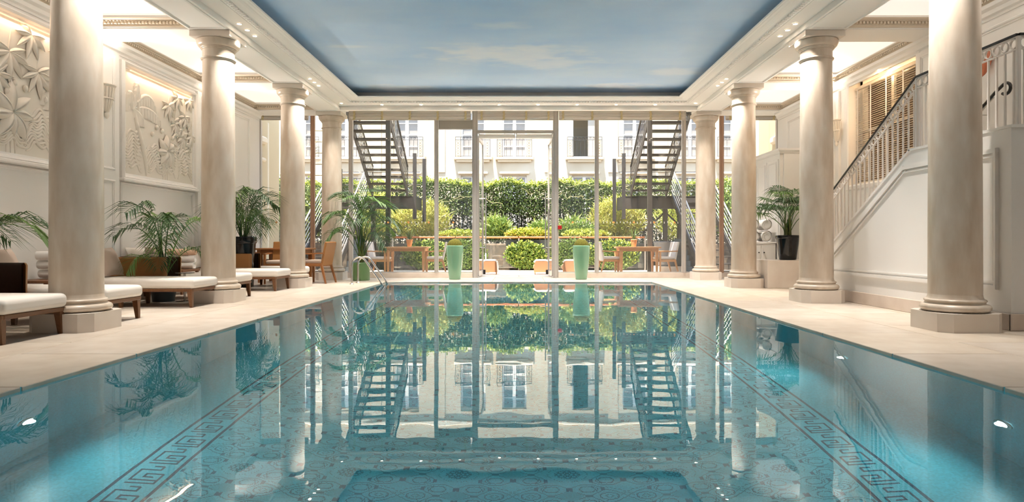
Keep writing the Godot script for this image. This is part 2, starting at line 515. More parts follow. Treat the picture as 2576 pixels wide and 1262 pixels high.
func sky_print() -> ImageTexture:
	# the ceiling painting: soft blue with streaks of cloud; u runs across the hall, v down it
	var w := 384
	var h := 768
	var im := Image.create_empty(w, h, false, Image.FORMAT_RGB8)
	var f := FastNoiseLite.new()
	f.seed = 3; f.frequency = 1.0; f.fractal_octaves = 5
	var puffs := [[-0.2, 12.1, 1.7, 0.75, 0.9], [0.5, 12.7, 1.2, 0.5, 0.7], [-0.25, 10.5, 0.5, 0.22, 0.5], [-2.6, 14.7, 1.1, 0.35, 0.9], [2.2, 14.6, 1.1, 0.35, 0.9], [3.2, 13.3, 0.8, 0.4, 0.6], [-3.0, 11.6, 0.4, 0.12, 0.5], [1.6, 9.0, 1.6, 0.5, 0.4], [-1.5, 6.0, 1.8, 0.7, 0.6], [1.8, 4.0, 2.0, 0.8, 0.6], [-2.0, 1.5, 1.5, 0.7, 0.6], [0.2, 14.9, 3.4, 0.5, 0.4]]
	var deep := hexc(176, 210, 248)
	var pale := hexc(206, 228, 252)
	var cloud := hexc(240, 244, 252)
	for j in h:
		var d := -2.0 + 17.4 * j / h
		for i in w:
			var x := -4.12 + 8.24 * i / w
			var q := f.get_noise_2d(x * 0.35, d * 0.5)
			var streak := f.get_noise_2d(x * 0.55 + 40.0, d * 1.9)
			var c := deep.lerp(pale, clampf(0.5 + 0.6 * q + 0.04 * (d - 9.0), 0.0, 1.0))
			var a := 0.0
			for p in puffs:
				var r := Vector2((x - p[0]) / p[2], (d - p[1]) / p[3])
				a = maxf(a, p[4] * smoothstep(1.15, 0.25, r.length() - 0.55 * f.get_noise_2d(x * 1.3, d * 2.2 + 9.0)))
			c = c.lerp(cloud, clampf(a * 0.85 + 0.12 * maxf(streak, 0.0), 0.0, 1.0))
			im.set_pixel(i, j, c)
	return ImageTexture.create_from_image(im)

# ---------------------------------------------------------------- pool and deck
const PX := 3.0        # half width of the pool
const PN := 0.5        # its near and far ends
const PF := 14.74
const PD := -1.48      # its floor
func plane(called: String, o: Vector3, a: Vector3, b: Vector3, nrm: Vector3, tile: Vector2, m: Material, parent: Node) -> MeshInstance3D:
	var k := MB.new()
	var u := Vector2(a.length() / tile.x, b.length() / tile.y)
	k.face([o, o + a, o + a + b, o + b], nrm, [Vector2.ZERO, Vector2(u.x, 0), u, Vector2(0, u.y)])
	return part(called, k, m, parent)
func build_pool() -> void:
	var p := setting("pool_basin")
	var L := PF - PN
	var tp := Vector2(0.66, 0.66)
	var up := Vector3.UP
	var bo := 2.29   # the key border lies between 1.99 and 2.29 from the axis, and as far from the end walls
	var bi := 1.99
	var e := PX - bo
	var q := PX - bi
	plane("mosaic_field", V(-bi, PD, -(PN + q)), V(2 * bi, 0, 0), V(0, 0, -(L - 2 * q)), up, Vector2(0.6633, 0.5), M.mosaic, p)
	for s in [-1.0, 1.0]:
		plane("mosaic_border", V(s * bo, PD, -(PN + e)), V(-s * 0.3, 0, 0), V(0, 0, -(L - 2 * e)), up, Vector2(0.3, 0.255), M.border, p)
		plane("mosaic_margin", V(s * PX, PD, -PN), V(-s * e, 0, 0), V(0, 0, -L), up, tp, M.plain, p)
		plane("pool_wall", V(s * PX, PD, -PN), V(0, -PD, 0), V(0, 0, -L), V(-s, 0, 0), tp, M.plain, p)
		var d0 := PN + e if s < 0 else PF - e - 0.3
		plane("mosaic_border", V(-bi, PD, -(PN + e if s < 0 else PF - e)), V(0, 0, -0.3 * -s), V(2 * bi, 0, 0), up, Vector2(0.3, 0.255), M.border, p)
		d0 = PN if s < 0 else PF - e
		plane("mosaic_margin", V(-bo, PD, -d0), V(2 * bo, 0, 0), V(0, 0, -e), up, tp, M.plain, p)
		plane("pool_wall", V(-PX, PD, -(PN if s < 0 else PF)), V(2 * PX, 0, 0), V(0, -PD, 0), V(0, 0, -s * -1.0 if s < 0 else 1.0), tp, M.plain, p)
	# the body of the basin under and behind the mosaic
	var m := MB.new()
	sbox(m, -PX - 0.3, PX + 0.3, PD - 0.25, PD - 0.02, PN - 0.3, PF + 0.3)
	for s in [-1.0, 1.0]:
		sbox(m, s * (PX + 0.01), s * (PX + 0.3), PD - 0.1, -0.06, PN - 0.3, PF + 0.3)
		sbox(m, -PX, PX, PD - 0.1, -0.06, PN - 0.3 if s < 0 else PF + 0.01, PN - 0.01 if s < 0 else PF + 0.3)
	part("shell", m, M.grout, p)
	# water
	var w := MB.new()
	var y := -0.022
	w.face([V(-PX, y, -PN), V(PX, y, -PN), V(PX, y, -PF), V(-PX, y, -PF)], up, [Vector2(0, 0), Vector2(2 * PX / 3.0, 0), Vector2(2 * PX / 3.0, L / 3.0), Vector2(0, L / 3.0)])
	tag(part("pool_water", w, M.water), "clear turquoise pool water with a still mirroring surface", "water", "", "stuff")
	# lamps in the pool walls
	for a in [[-1.0, 4.04, "near"], [1.0, 4.0, "near"], [1.0, 6.0, "far"]]:
		var where: String = "left wall below the relief panels" if a[0] < 0 else ("right wall, the one further from the glass wall" if a[2] == "near" else "right wall, the one nearer to the glass wall")
		var t := thing("pool_lamp", "round white underwater lamp in the pool's " + where, "lamp", V(a[0] * (PX - 0.005), -0.87, -a[1]), -a[0] * PI / 2, "underwater pool lamps")
		var r := MB.new()
		r.lathe([Vector2(0.05, 0.0), Vector2(0.075, 0.0), Vector2(0.075, 0.0), Vector2(0.07, 0.012), Vector2(0.05, 0.014), Vector2(0.05, 0.0)], 24, Vector3.ZERO, false)
		part("ring", r, M.steel, t, Transform3D(Basis(Vector3.RIGHT, PI / 2), Vector3.ZERO))
		var g := MB.new()
		g.lathe([Vector2(0.0, 0.012), Vector2(0.03, 0.01), Vector2(0.05, 0.002)], 24, Vector3.ZERO, false)
		part("lamp_glass", g, glow(Color(0.95, 1.0, 1.0), 3.0), t, Transform3D(Basis(Vector3.RIGHT, PI / 2), Vector3.ZERO))
		spot(V(0, 0, 0.02), 0.3, 78.0, t, Color(0.9, 1.0, 1.0), V(0, PI, 0))

func build_deck() -> void:
	var f := setting("floor")
	var WX := 6.5
	# bedding under the slabs shows in the joints
	var g := MB.new()
	for s in [-1.0, 1.0]: sbox(g, s * (PX + 0.02), s * (WX + 0.1), -0.3, -0.004, -3.2, 16.9)
	sbox(g, -PX - 0.02, PX + 0.02, -0.3, -0.004, -3.2, PN - 0.02)
	sbox(g, -PX - 0.02, PX + 0.02, -0.3, -0.004, PF + 0.02, 16.9)
	part("bedding", g, M.grout, f)
	var rows := []
	var d := -3.2
	while d < 16.8:
		rows.append([d, minf(d + 1.2, 16.86)])
		d += 1.2
	for s in [-1.0, 1.0]:
		# coping along the pool, then three courses to the wall
		var cuts := [PX - 0.01, 3.92, 4.8, 5.68, WX]
		for k in rows.size():
			for c in 4:
				var off: float = 0.0 if c % 2 == 0 else 0.6
				span("slab", s * (cuts[c] + 0.005), s * (cuts[c + 1] - 0.005), -0.05, 0.0, maxf(rows[k][0] - off, -3.2) + 0.005, rows[k][1] - (off if k < rows.size() - 1 else 0.0) - 0.005, M.deck[(k * 3 + c * 5 + (1 if s > 0 else 0)) % 4], f, 0.004)
	for e in [[-3.2, PN + 0.01], [PF - 0.01, 16.86]]:
		for c in 5:
			var n := 3 if e[0] < 0 else 2
			for k in n:
				var x0: float = -PX + 0.0 + c * 1.196
				span("slab", x0 + 0.003 + 0.01, x0 + 1.196 - 0.003 + 0.01, -0.05, 0.0, lerpf(e[0], e[1], float(k) / n) + 0.003, lerpf(e[0], e[1], (k + 1.0) / n) - 0.003, M.deck[(k + c * 3) % 4], f, 0.004)

# ---------------------------------------------------------------- ceiling
const SOF := 3.97       # underside of the beams on the columns
const FX := 4.17        # face of the long beams towards the pool
const FD := 15.27       # face of the end beam
const BX := 4.77        # their face towards the aisle
const WALL := 6.22
func dentils(m: MB, a: Vector3, b: Vector3, size: Vector3, step: float) -> void:
	var n := int(a.distance_to(b) / step)
	for i in n: m.box(a.lerp(b, (i + 0.5) / n), size)
func build_ceiling() -> void:
	var c := setting("ceiling")
	var dn := -2.5
	# beams: two long ones, end ones, cross beams over the aisles
	var m := MB.new()
	for s in [-1.0, 1.0]:
		sbox(m, s * (FX + 0.006), s * BX, SOF, 4.5, -3.2, 15.87, 0.008)
		for k in COLS: sbox(m, s * (BX + 0.001), s * WALL, SOF, 4.5, k - 0.3, k + 0.3, 0.008)
		for k in [3.5, 0.4, -2.8]: sbox(m, s * BX, s * WALL, SOF, 4.5, k - 0.3, k + 0.3, 0.008)
	sbox(m, -FX, FX, SOF, 4.5, FD + 0.006, FD + 0.14, 0.008)
	sbox(m, -FX, FX, SOF, 4.5, -3.2, dn, 0.008)
	part("beams", m, M.soffit, c)
	# the small recessed panel in the underside of the long beams, between columns
	m = MB.new()
	for s in [-1.0, 1.0]:
		for k in range(-1, 3):
			var a: float = COLS[k] + 0.36 if k >= 0 else 3.86
			var b: float = COLS[k + 1] - 0.36
			m.sweep([Vector2(0, 0), Vector2(0, -0.012), Vector2(0.03, -0.018), Vector2(0.045, 0)], V(s * CX, SOF, -(a + b) / 2), 0.27, (b - a) / 2, V(1, 0, 0), V(0, 0, 1), Vector3.UP)
	part("beam_moulding", m, M.soffit, c)
	# cornice round the painted sky: a shelf that carries the downlights, dentils, then the mouldings
	m = MB.new()
	var mid := -(FD + dn) / 2.0
	var hd := (FD - dn) / 2.0
	m.sweep([Vector2(-0.012, SOF - 0.003), Vector2(0.012, SOF - 0.003), Vector2(0.012, SOF + 0.05), Vector2(0.0, SOF + 0.055), Vector2(0.0, 4.06), Vector2(0.27, 4.064), Vector2(0.27, 4.072), Vector2(0.30, 4.072), Vector2(0.30, 4.098), Vector2(0.355, 4.101), Vector2(0.365, 4.108), Vector2(0.40, 4.11), Vector2(0.44, 4.117), Vector2(0.47, 4.128), Vector2(0.485, 4.137), Vector2(0.525, 4.139), Vector2(0.53, 4.145), Vector2(0.56, 4.147), Vector2(0.566, 4.168), Vector2(0.50, 4.18), Vector2(-0.012, 4.18)], V(0, 0, mid), FX, hd, V(1, 0, 0), V(0, 0, 1), Vector3.UP)
	part("cornice", m, M.soffit, c)
	m = MB.new()
	for s in [-1.0, 1.0]:
		dentils(m, V(s * (FX - 0.325), 4.084, -FD + 0.33), V(s * (FX - 0.325), 4.084, -2.0), V(0.05, 0.028, 0.036), 0.066)
	dentils(m, V(-FX + 0.33, 4.084, -FD + 0.325), V(FX - 0.33, 4.084, -FD + 0.325), V(0.036, 0.028, 0.05), 0.066)
	stuff(part("dentils", m, M.soffit, c))
	# dark recess and the painted sky
	m = MB.new()
	var rx := 4.06
	for s in [-1.0, 1.0]:
		sbox(m, s * rx, s * (rx + 0.1), 4.17, 4.5, dn, FD)
	sbox(m, -rx - 0.1, rx + 0.1, 4.17, 4.5, FD - 0.11, FD - 0.01)
	sbox(m, -rx - 0.1, rx + 0.1, 4.17, 4.5, dn + 0.01, dn + 0.11)
	part("recess", m, M.soffit, c)
	m = MB.new()
	m.face([V(-4.12, 4.35, 2.0), V(4.12, 4.35, 2.0), V(4.12, 4.35, -15.4), V(-4.12, 4.35, -15.4)], V(0, -1, 0), [Vector2(0, 0), Vector2(1, 0), Vector2(1, 1), Vector2(0, 1)])
	var sm := mat(Color.WHITE, 0.8)
	sm.albedo_texture = sky_print()
	part("sky_painting", m, sm, c, Transform3D(), "ceiling painted with a pale blue sky and soft white clouds")
	# roof over everything
	m = MB.new()
	sbox(m, -7.0, 7.0, 4.5, 4.75, -3.5, 16.75)
	part("roof", m, M.soffit, c)
	# coffers over the aisles
	m = MB.new()
	var cor := MB.new()
	var den := MB.new()
	var pan := MB.new()      # flat coffer panels with a gap round them; their glow is added to brighten the aisles
	for s in [-1.0, 1.0]:
		sbox(m, s * (BX - 0.02), s * WALL, 4.24, 4.3, -3.0, 15.9)
		for k in [[0.7, 3.2], [3.8, COLS[0] - 0.3], [COLS[0] + 0.3, COLS[1] - 0.3], [COLS[1] + 0.3, COLS[2] - 0.3], [COLS[2] + 0.3, COLS[3] - 0.3]]:
			var o := V(s * (BX + WALL) / 2, 0, -(k[0] + k[1]) / 2)
			var ha := (WALL - BX) / 2
			var hb: float = (k[1] - k[0]) / 2
			pan.box(o + V(0, 4.165, 0), V(2 * ha - 0.12, 0.02, 2 * hb - 0.12))
			cor.sweep([Vector2(0, 3.995), Vector2(0.02, 4.0), Vector2(0.02, 4.03), Vector2(0.035, 4.035), Vector2(0.035, 4.07), Vector2(0.075, 4.073), Vector2(0.085, 4.085), Vector2(0.11, 4.09), Vector2(0.125, 4.105), Vector2(0, 4.105)], o, ha, hb, V(1, 0, 0), V(0, 0, 1), Vector3.UP)
			for t in [-1.0, 1.0]:
				dentils(den, o + V(-ha + 0.05, 4.052, t * (hb - 0.05)), o + V(ha - 0.05, 4.052, t * (hb - 0.05)), V(0.028, 0.032, 0.03), 0.05)
				dentils(den, o + V(t * (ha - 0.05), 4.052, -hb + 0.05), o + V(t * (ha - 0.05), 4.052, hb - 0.05), V(0.03, 0.032, 0.028), 0.05)
	part("coffer", m, M.soffit, c)
	var pm := mat(hexc(238, 233, 226), 0.7)
	pm.emission_enabled = true; pm.emission = Color(1.0, 0.97, 0.935); pm.emission_energy_multiplier = 0.23  # added glow, not a lamp: lifts the aisle walls and ceiling
	part("added_glow_panel", pan, pm, c, Transform3D(), "flat white coffer panel with an added glow and a dark gap round it")
	part("coffer_cornice", cor, M.cream_trim, c)
	stuff(part("coffer_dentils", den, M.cream_trim, c))

# ---------------------------------------------------------------- walls
func frame_mesh(w: float, h: float, t := 0.05, dep := 0.025) -> ArrayMesh:   # a mitred panel moulding in the xy plane
	var m := MB.new()
	m.sweep([Vector2(0, 0), Vector2(0, dep * 0.6), Vector2(t * 0.25, dep), Vector2(t * 0.55, dep * 0.85), Vector2(t * 0.7, dep * 0.4), Vector2(t, dep * 0.3), Vector2(t, 0)], Vector3.ZERO, w / 2, h / 2, V(1, 0, 0), V(0, 1, 0), V(0, 0, 1))
	return m.done()
func on_wall(s: float, x: float, y: float, d: float) -> Transform3D:   # s = -1: on the left wall, facing +x
	return Transform3D(Basis(Vector3.UP, -s * PI / 2), V(s * x, y, -d))
func wall_dress(w: Node3D, s: float, bays: Array) -> void:
	# crown moulding under the coffers, pilasters, dado rail and skirting
	var m := MB.new()
	m.prism([Vector2(0, 3.80), Vector2(0.015, 3.80), Vector2(0.02, 3.83), Vector2(0.05, 3.85), Vector2(0.06, 3.90), Vector2(0.10, 3.93), Vector2(0.11, 3.975), Vector2(0, 3.975)], V(s * WALL, 0, 3.0), V(-s, 0, 0), V(0, 1, 0), V(0, 0, -18.7))
	part("crown_moulding", m, M.white, w)
	for k in COLS.slice(0, 3) + [3.5]:
		span("pilaster", s * (WALL - 0.05), s * (WALL + 0.1), 0.0, 3.80, k - 0.36, k + 0.36, M.white, w, 0.006)
		part("panel_moulding", frame_mesh(0.46, 1.75, 0.05), M.white, w, on_wall(s, WALL - 0.05, 2.86, k))
		part("panel_moulding", frame_mesh(0.46, 1.55, 0.05), M.white, w, on_wall(s, WALL - 0.05, 1.06, k))
	for b in bays:
		part("panel_moulding", frame_mesh(2.28, 1.55, 0.06, 0.03), M.white, w, on_wall(s, WALL, 1.06, b))
	m = MB.new()
	m.prism([Vector2(0, 0), Vector2(0.03, 0), Vector2(0.03, 0.16), Vector2(0.02, 0.19), Vector2(0, 0.2)], V(s * (WALL - 0.05), 0, 3.0), V(-s, 0, 0), V(0, 1, 0), V(0, 0, -18.7))
	part("skirting", m, M.skirting, w)
func build_walls() -> void:
	var w := setting("wall_left")
	var m := MB.new()
	sbox(m, -WALL, -WALL - 0.35, -0.3, 4.5, -3.2, 15.75)
	sbox(m, -6.62, -6.9, -0.3, 4.5, 15.7, 16.75)
	part("masonry", m, M.white, w)
	wall_dress(w, -1.0, [5.1, 8.25, 11.4])
	# the plain bay next to the glass: tall panel
	part("panel_moulding", frame_mesh(1.5, 3.0, 0.07, 0.03), M.white, w, on_wall(-1.0, WALL, 2.25, 14.4))
	w = setting("wall_right")
	m = MB.new()
	# opening for the window with the blind: d 10.2 to 12.3, y 1.95 to 3.75
	sbox(m, WALL, WALL + 0.35, -0.3, 4.5, -3.2, 10.2)
	sbox(m, WALL, WALL + 0.35, -0.3, 4.5, 12.3, 15.75)
	sbox(m, WALL, WALL + 0.35, -0.3, 1.95, 10.2, 12.3)
	sbox(m, WALL, WALL + 0.35, 3.9, 4.5, 10.2, 12.3)
	sbox(m, 6.62, 6.9, -0.3, 4.5, 15.7, 16.75)
	part("masonry", m, M.white, w)
	wall_dress(w, 1.0, [])
	part("panel_moulding", frame_mesh(2.0, 1.6, 0.06, 0.03), M.white, w, on_wall(1.0, WALL, 2.9, 8.25))
	part("panel_moulding", frame_mesh(1.5, 1.6, 0.07, 0.03), M.white, w, on_wall(1.0, WALL, 2.9, 14.4))
	part("panel_moulding", frame_mesh(2.0, 1.6, 0.06, 0.03), M.white, w, on_wall(1.0, WALL, 2.9, 5.1))
	w = setting("wall_back")
	m = MB.new()
	sbox(m, -6.6, 6.6, -0.3, 4.5, -3.5, -3.2)
	part("masonry", m, M.white, w)
	# the passage behind the blind
	w = setting("wall_passage")
	m = MB.new()
	sbox(m, 8.2, 8.4, 0.0, 4.5, 8.5, 14.0)
	sbox(m, 6.57, 8.4, 0.0, 4.5, 8.3, 8.5)
	sbox(m, 6.57, 8.4, 0.0, 4.5, 14.0, 14.2)
	sbox(m, 6.57, 8.4, 1.2, 1.4, 8.5, 14.0)
	sbox(m, 6.57, 8.4, 4.5, 4.6, 8.5, 14.0)
	part("masonry", m, mat(hexc(150, 112, 82), 0.7), w)

# ---------------------------------------------------------------- glass end wall
const GD := 16.5
func build_glazing() -> void:
	var w := setting("wall_far")
	var posts := [-6.52, -5.18, -4.22, -2.07, -1.10, 0.93, 1.96, 4.15, 5.10, 6.52]
	# kerb under the panes, open at the door
	span("kerb", -6.62, -1.16, 0.0, 0.125, GD - 0.06, GD + 0.12, M.skirting, w, 0.006)
	span("kerb", 0.99, 6.62, 0.0, 0.125, GD - 0.06, GD + 0.12, M.skirting, w, 0.006)
	span("head_beam", -6.9, 6.9, 4.22, 4.6, 15.8, GD + 0.25, M.soffit, w)
	for i in posts.size():
		var x: float = posts[i]
		var door := i == 4 or i == 5
		var m := MB.new()
		var hw := 0.07 if door else 0.05
		var b0: float = 0.0 if door else 0.125
		sbox(m, x - hw, x + hw, b0, 4.22, GD - 0.05, GD + 0.05, 0.008)
		sbox(m, x - hw * 0.45, x + hw * 0.45, b0, 4.22, GD - 0.09, GD - 0.045, 0.006)
		part("mullion", m, M.bronze if (i == 1 or i == 8) else M.brushed, w)
	for i in posts.size() - 1:
		if i == 4: continue
		var x0: float = posts[i] + 0.05
		var x1: float = posts[i + 1] - 0.05
		var n := setting("window_%d" % (i + 1))
		span("pane", x0, x1, 0.13, 4.22, GD - 0.006, GD + 0.006, M.glass, n)
		var m := MB.new()
		sbox(m, x0, x1, 0.125, 0.15, GD - 0.02, GD + 0.02)
		sbox(m, x0, x1, 4.19, 4.22, GD - 0.02, GD + 0.02)
		part("glazing_bead", m, M.brushed, n)
		# the printed safety band: small white figures with orange flowers between
		if x1 - x0 < 0.9 and absf(x0) > 3.5: continue
		m = MB.new()
		var fl := MB.new()
		var k := 0
		var x := x0 + 0.12
		while x < x1 - 0.1:
			if k % 6 == 3: fl.box(Vector3.ZERO, V(0.042, 0.042, 0.003), 0.0, Transform3D(Basis(), V(x, 1.39, -(GD - 0.009)))); fl.box(Vector3.ZERO, V(0.042, 0.042, 0.0034), 0.0, Transform3D(Basis(V(0, 0, 1), PI / 4), V(x, 1.39, -(GD - 0.009))))
			else:
				m.box(V(x, 1.39, -(GD - 0.009)), V(0.012, 0.036, 0.003)); m.box(V(x, 1.412 if k % 2 else 1.368, -(GD - 0.009)), V(0.022, 0.01, 0.003))
			x += 0.085
			k += 1
		stuff(part("printed_band", m, M.window_white, n))
		if fl.v.size(): stuff(part("printed_flowers", fl, mat(hexc(226, 160, 92), 0.6), n))
	# lintel over the doors with two rolled screens
	var n := setting("window_transom")
	span("transom_bar", -1.05, 0.88, 3.63, 3.70, GD - 0.05, GD + 0.05, M.brushed, n, 0.005)
	span("pane", -1.03, 0.86, 3.70, 4.22, GD - 0.006, GD + 0.006, M.glass, n)
	for a in [[-1.0, -0.1], [-0.06, 0.84]]:
		var t := thing("roller_screen", "white rolled screen under the bar over the doorway, %s half" % ("screen beside the open left leaf" if a[0] < -0.5 else "screen beside the open right leaf"), "screen", V((a[0] + a[1]) / 2, 3.545, -(GD - 0.02)), 0, "rolled screens over the doorway")
		t.set_meta("label", "white rolled-up screen over the doorway, beside the %s" % ("pane with the lowered grey screen" if a[0] < -0.5 else "red call point"))
		var m := MB.new()
		var hw: float = (a[1] - a[0]) / 2
		m.tube([V(-hw, 0, 0), V(hw, 0, 0)], 0.058, 16)
		part("roll", m, M.window_white, t)
		for s in [-1.0, 1.0]: boxpart("bracket", V(s * hw, 0.03, 0), V(0.02, 0.12, 0.09), M.brushed, t, 0.004)
	var sc := thing("roller_screen", "grey screen lowered a little over the pane next to the doorway", "screen", V(-1.585, 3.85, -(GD - 0.03)), 0)
	boxpart("cloth", Vector3.ZERO, V(0.86, 0.22, 0.004), M.shutter, sc)
	boxpart("bottom_bar", V(0, -0.12, 0), V(0.88, 0.025, 0.02), M.brushed, sc, 0.004)
	# door leaves, open outwards
	for s in [-1.0, 1.0]:
		var d := setting("door_%d" % (1 if s < 0 else 2))
		var hx := -1.03 if s < 0 else 0.86
		d.position = V(hx, 0, -(GD + 0.06)); d.rotation.y = s * 0.07
		var m := MB.new()
		m.box(V(0, 1.80, -0.03), V(0.05, 3.50, 0.06), 0.006); m.box(V(0, 1.80, -0.93), V(0.05, 3.50, 0.06), 0.006)
		m.box(V(0, 0.09, -0.48), V(0.05, 0.12, 0.84)); m.box(V(0, 3.51, -0.48), V(0.05, 0.08, 0.84))
		part("door_frame", m, M.brushed, d)
		boxpart("pane", V(0, 1.81, -0.48), V(0.012, 3.30, 0.84), M.glass, d)
		m = MB.new()
		for e in [-1.0, 1.0]: m.tube([V(e * 0.09, 0.6, -0.88), V(e * 0.09, 2.2, -0.88)], 0.016, 10); m.tube([V(0, 0.75, -0.88), V(e * 0.09, 0.75, -0.88)], 0.01); m.tube([V(0, 2.05, -0.88), V(e * 0.09, 2.05, -0.88)], 0.01)
		part("door_handle", m, M.steel, d)
		boxpart("floor_bolt", V(s * -0.05, 0.1, -0.9), V(0.06, 0.12, 0.06), M.iron, d, 0.005)
	tag(boxpart("call_point", V(1.03, 1.26, -(GD - 0.07)), V(0.1, 0.1, 0.05), M.red, self, 0.012), "small red square call point on the door post", "alarm")
	# gathered roman blinds along the top
	var spec := [[-6.45, -5.24, 2, "at the end of the glass wall beyond the dining table"], [-4.18, -1.2, 5, "on the pane before the steel stair near the pool ladder"], [-1.02, 0.86, 4, "over the doorway"], [1.0, 4.12, 5, "on the pane before the steel stair on the staircase side"], [5.15, 6.45, 2, "at the end of the glass wall beside the white cabinet"]]
	for a in spec:
		var t := thing("roman_blind", "off-white gathered roman blind %s" % a[3], "blind", V((a[0] + a[1]) / 2, 3.93, -(GD - 0.15)), 0, "gathered blinds along the glass wall")
		var hw: float = (a[1] - a[0]) / 2
		for k in 4:
			var m := MB.new()
			var prof := []
			for i in 13:
				var u := i / 12.0
				prof.append(Vector2(0.035 + 0.02 * (3 - k) * 0.4 + 0.022 * sin(PI * u), 0.03 + k * 0.062 + 0.075 * u - 0.012 * sin(PI * u)))
			prof.append(Vector2(0, 0.105 + k * 0.062)); prof.append(Vector2(0, 0.03 + k * 0.062))
			m.prism(prof, V(-hw, 0, 0), V(0, 0, 1), V(0, 1, 0), V(2 * hw, 0, 0))
			part("fold", m, M.linen, t)
		boxpart("hem", V(0, 0.02, 0.015), V(2 * hw, 0.05, 0.02), M.linen, t, 0.006)
		boxpart("track", V(0, 0.285, 0.02), V(2 * hw, 0.02, 0.05), M.window_white, t)
		for i in a[2]:
			var x := lerpf(-hw + 0.1, hw - 0.12, i / maxf(a[2] - 1, 1))
			var m := MB.new()
			for k in 7: m.box(V(x + (0.006 if k % 2 else -0.006), 0.01 + k * 0.042, 0.088 - 0.003 * k), V(0.055, 0.048, 0.03), 0.012)
			part("tie_strap", m, M.strap, t)
			if i % 2 == 1: boxpart("hook", V(x + 0.13, 0.27, 0.07), V(0.045, 0.05, 0.05), M.black, t, 0.008)

# ---------------------------------------------------------------- columns
func build_columns() -> void:
	var plinth := MB.new()
	var h := 0.32
	var c := 0.1
	var oct := [Vector2(-h + c, -h), Vector2(h - c, -h), Vector2(h, -h + c), Vector2(h, h - c), Vector2(h - c, h), Vector2(-h + c, h), Vector2(-h, h - c), Vector2(-h, -h + c)]
	plinth.prism(oct, Vector3.ZERO, V(1, 0, 0), V(0, 0, 1), V(0, 0.185, 0))
	var base := MB.new()
	var p := [Vector2(0.29, 0.185), Vector2(0.3, 0.19)]
	for i in 9: p.append(Vector2(0.27 + 0.045 * sin(PI * i / 8), 0.19 + 0.075 * (1 - cos(PI * i / 8)) / 2))
	p += [Vector2(0.265, 0.268), Vector2(0.265, 0.268), Vector2(0.265, 0.282), Vector2(0.265, 0.282)]
	for i in 7: p.append(Vector2(0.255 + 0.02 * sin(PI * i / 6), 0.282 + 0.03 * (1 - cos(PI * i / 6)) / 2))
	p += [Vector2(0.25, 0.315), Vector2(0.242, 0.335), Vector2(0.238, 0.36)]
	base.lathe(p, 48)
	var shaft := MB.new()
	p = []
	for i in 13: p.append(Vector2(0.238 - 0.018 * pow(i / 12.0, 1.6), 0.36 + 3.22 * i / 12.0))
	shaft.lathe(p, 48)
	var cap := MB.new()
	p = [Vector2(0.22, 3.58), Vector2(0.235, 3.585)]
	for i in 7: p.append(Vector2(0.228 + 0.016 * sin(PI * i / 6), 3.588 + 0.03 * i / 6.0))
	p += [Vector2(0.224, 3.622), Vector2(0.222, 3.63), Vector2(0.222, 3.735), Vector2(0.222, 3.735), Vector2(0.236, 3.737), Vector2(0.236, 3.752), Vector2(0.236, 3.752), Vector2(0.25, 3.755), Vector2(0.25, 3.77), Vector2(0.25, 3.77)]
	for i in 8: p.append(Vector2(0.255 + 0.05 * sin(PI / 2 * i / 7), 3.772 + 0.075 * (1 - cos(PI / 2 * i / 7)) + 0.02 * i / 7.0))
	p += [Vector2(0.3, 3.875), Vector2(0.28, 3.882)]
	cap.lathe(p, 48)
	var ab := MB.new()
	ab.box(V(0, 3.925, 0), V(0.59, 0.09, 0.59), 0.006)
	var proto: Node3D
	var order := ["fourth", "third", "second", "first"]
	for s in [-1.0, 1.0]:
		for k in 4:
			var lab: String = "beige marble column, %s from the glass wall, in the row by the %s" % [order[k], "loungers" if s < 0 else "staircase"]
			var at := V(s * CX, 0, -COLS[k])
			if proto == null:
				proto = thing("marble_column", lab, "column", at, 0.0, "marble columns along the pool")
				part("plinth", plinth, M.marble_base, proto); part("base", base, M.marble, proto); part("shaft", shaft, M.marble, proto); part("capital", cap, M.marble, proto); part("abacus", ab, M.marble_base, proto)
			else: dup(proto, at, 0.0, lab)

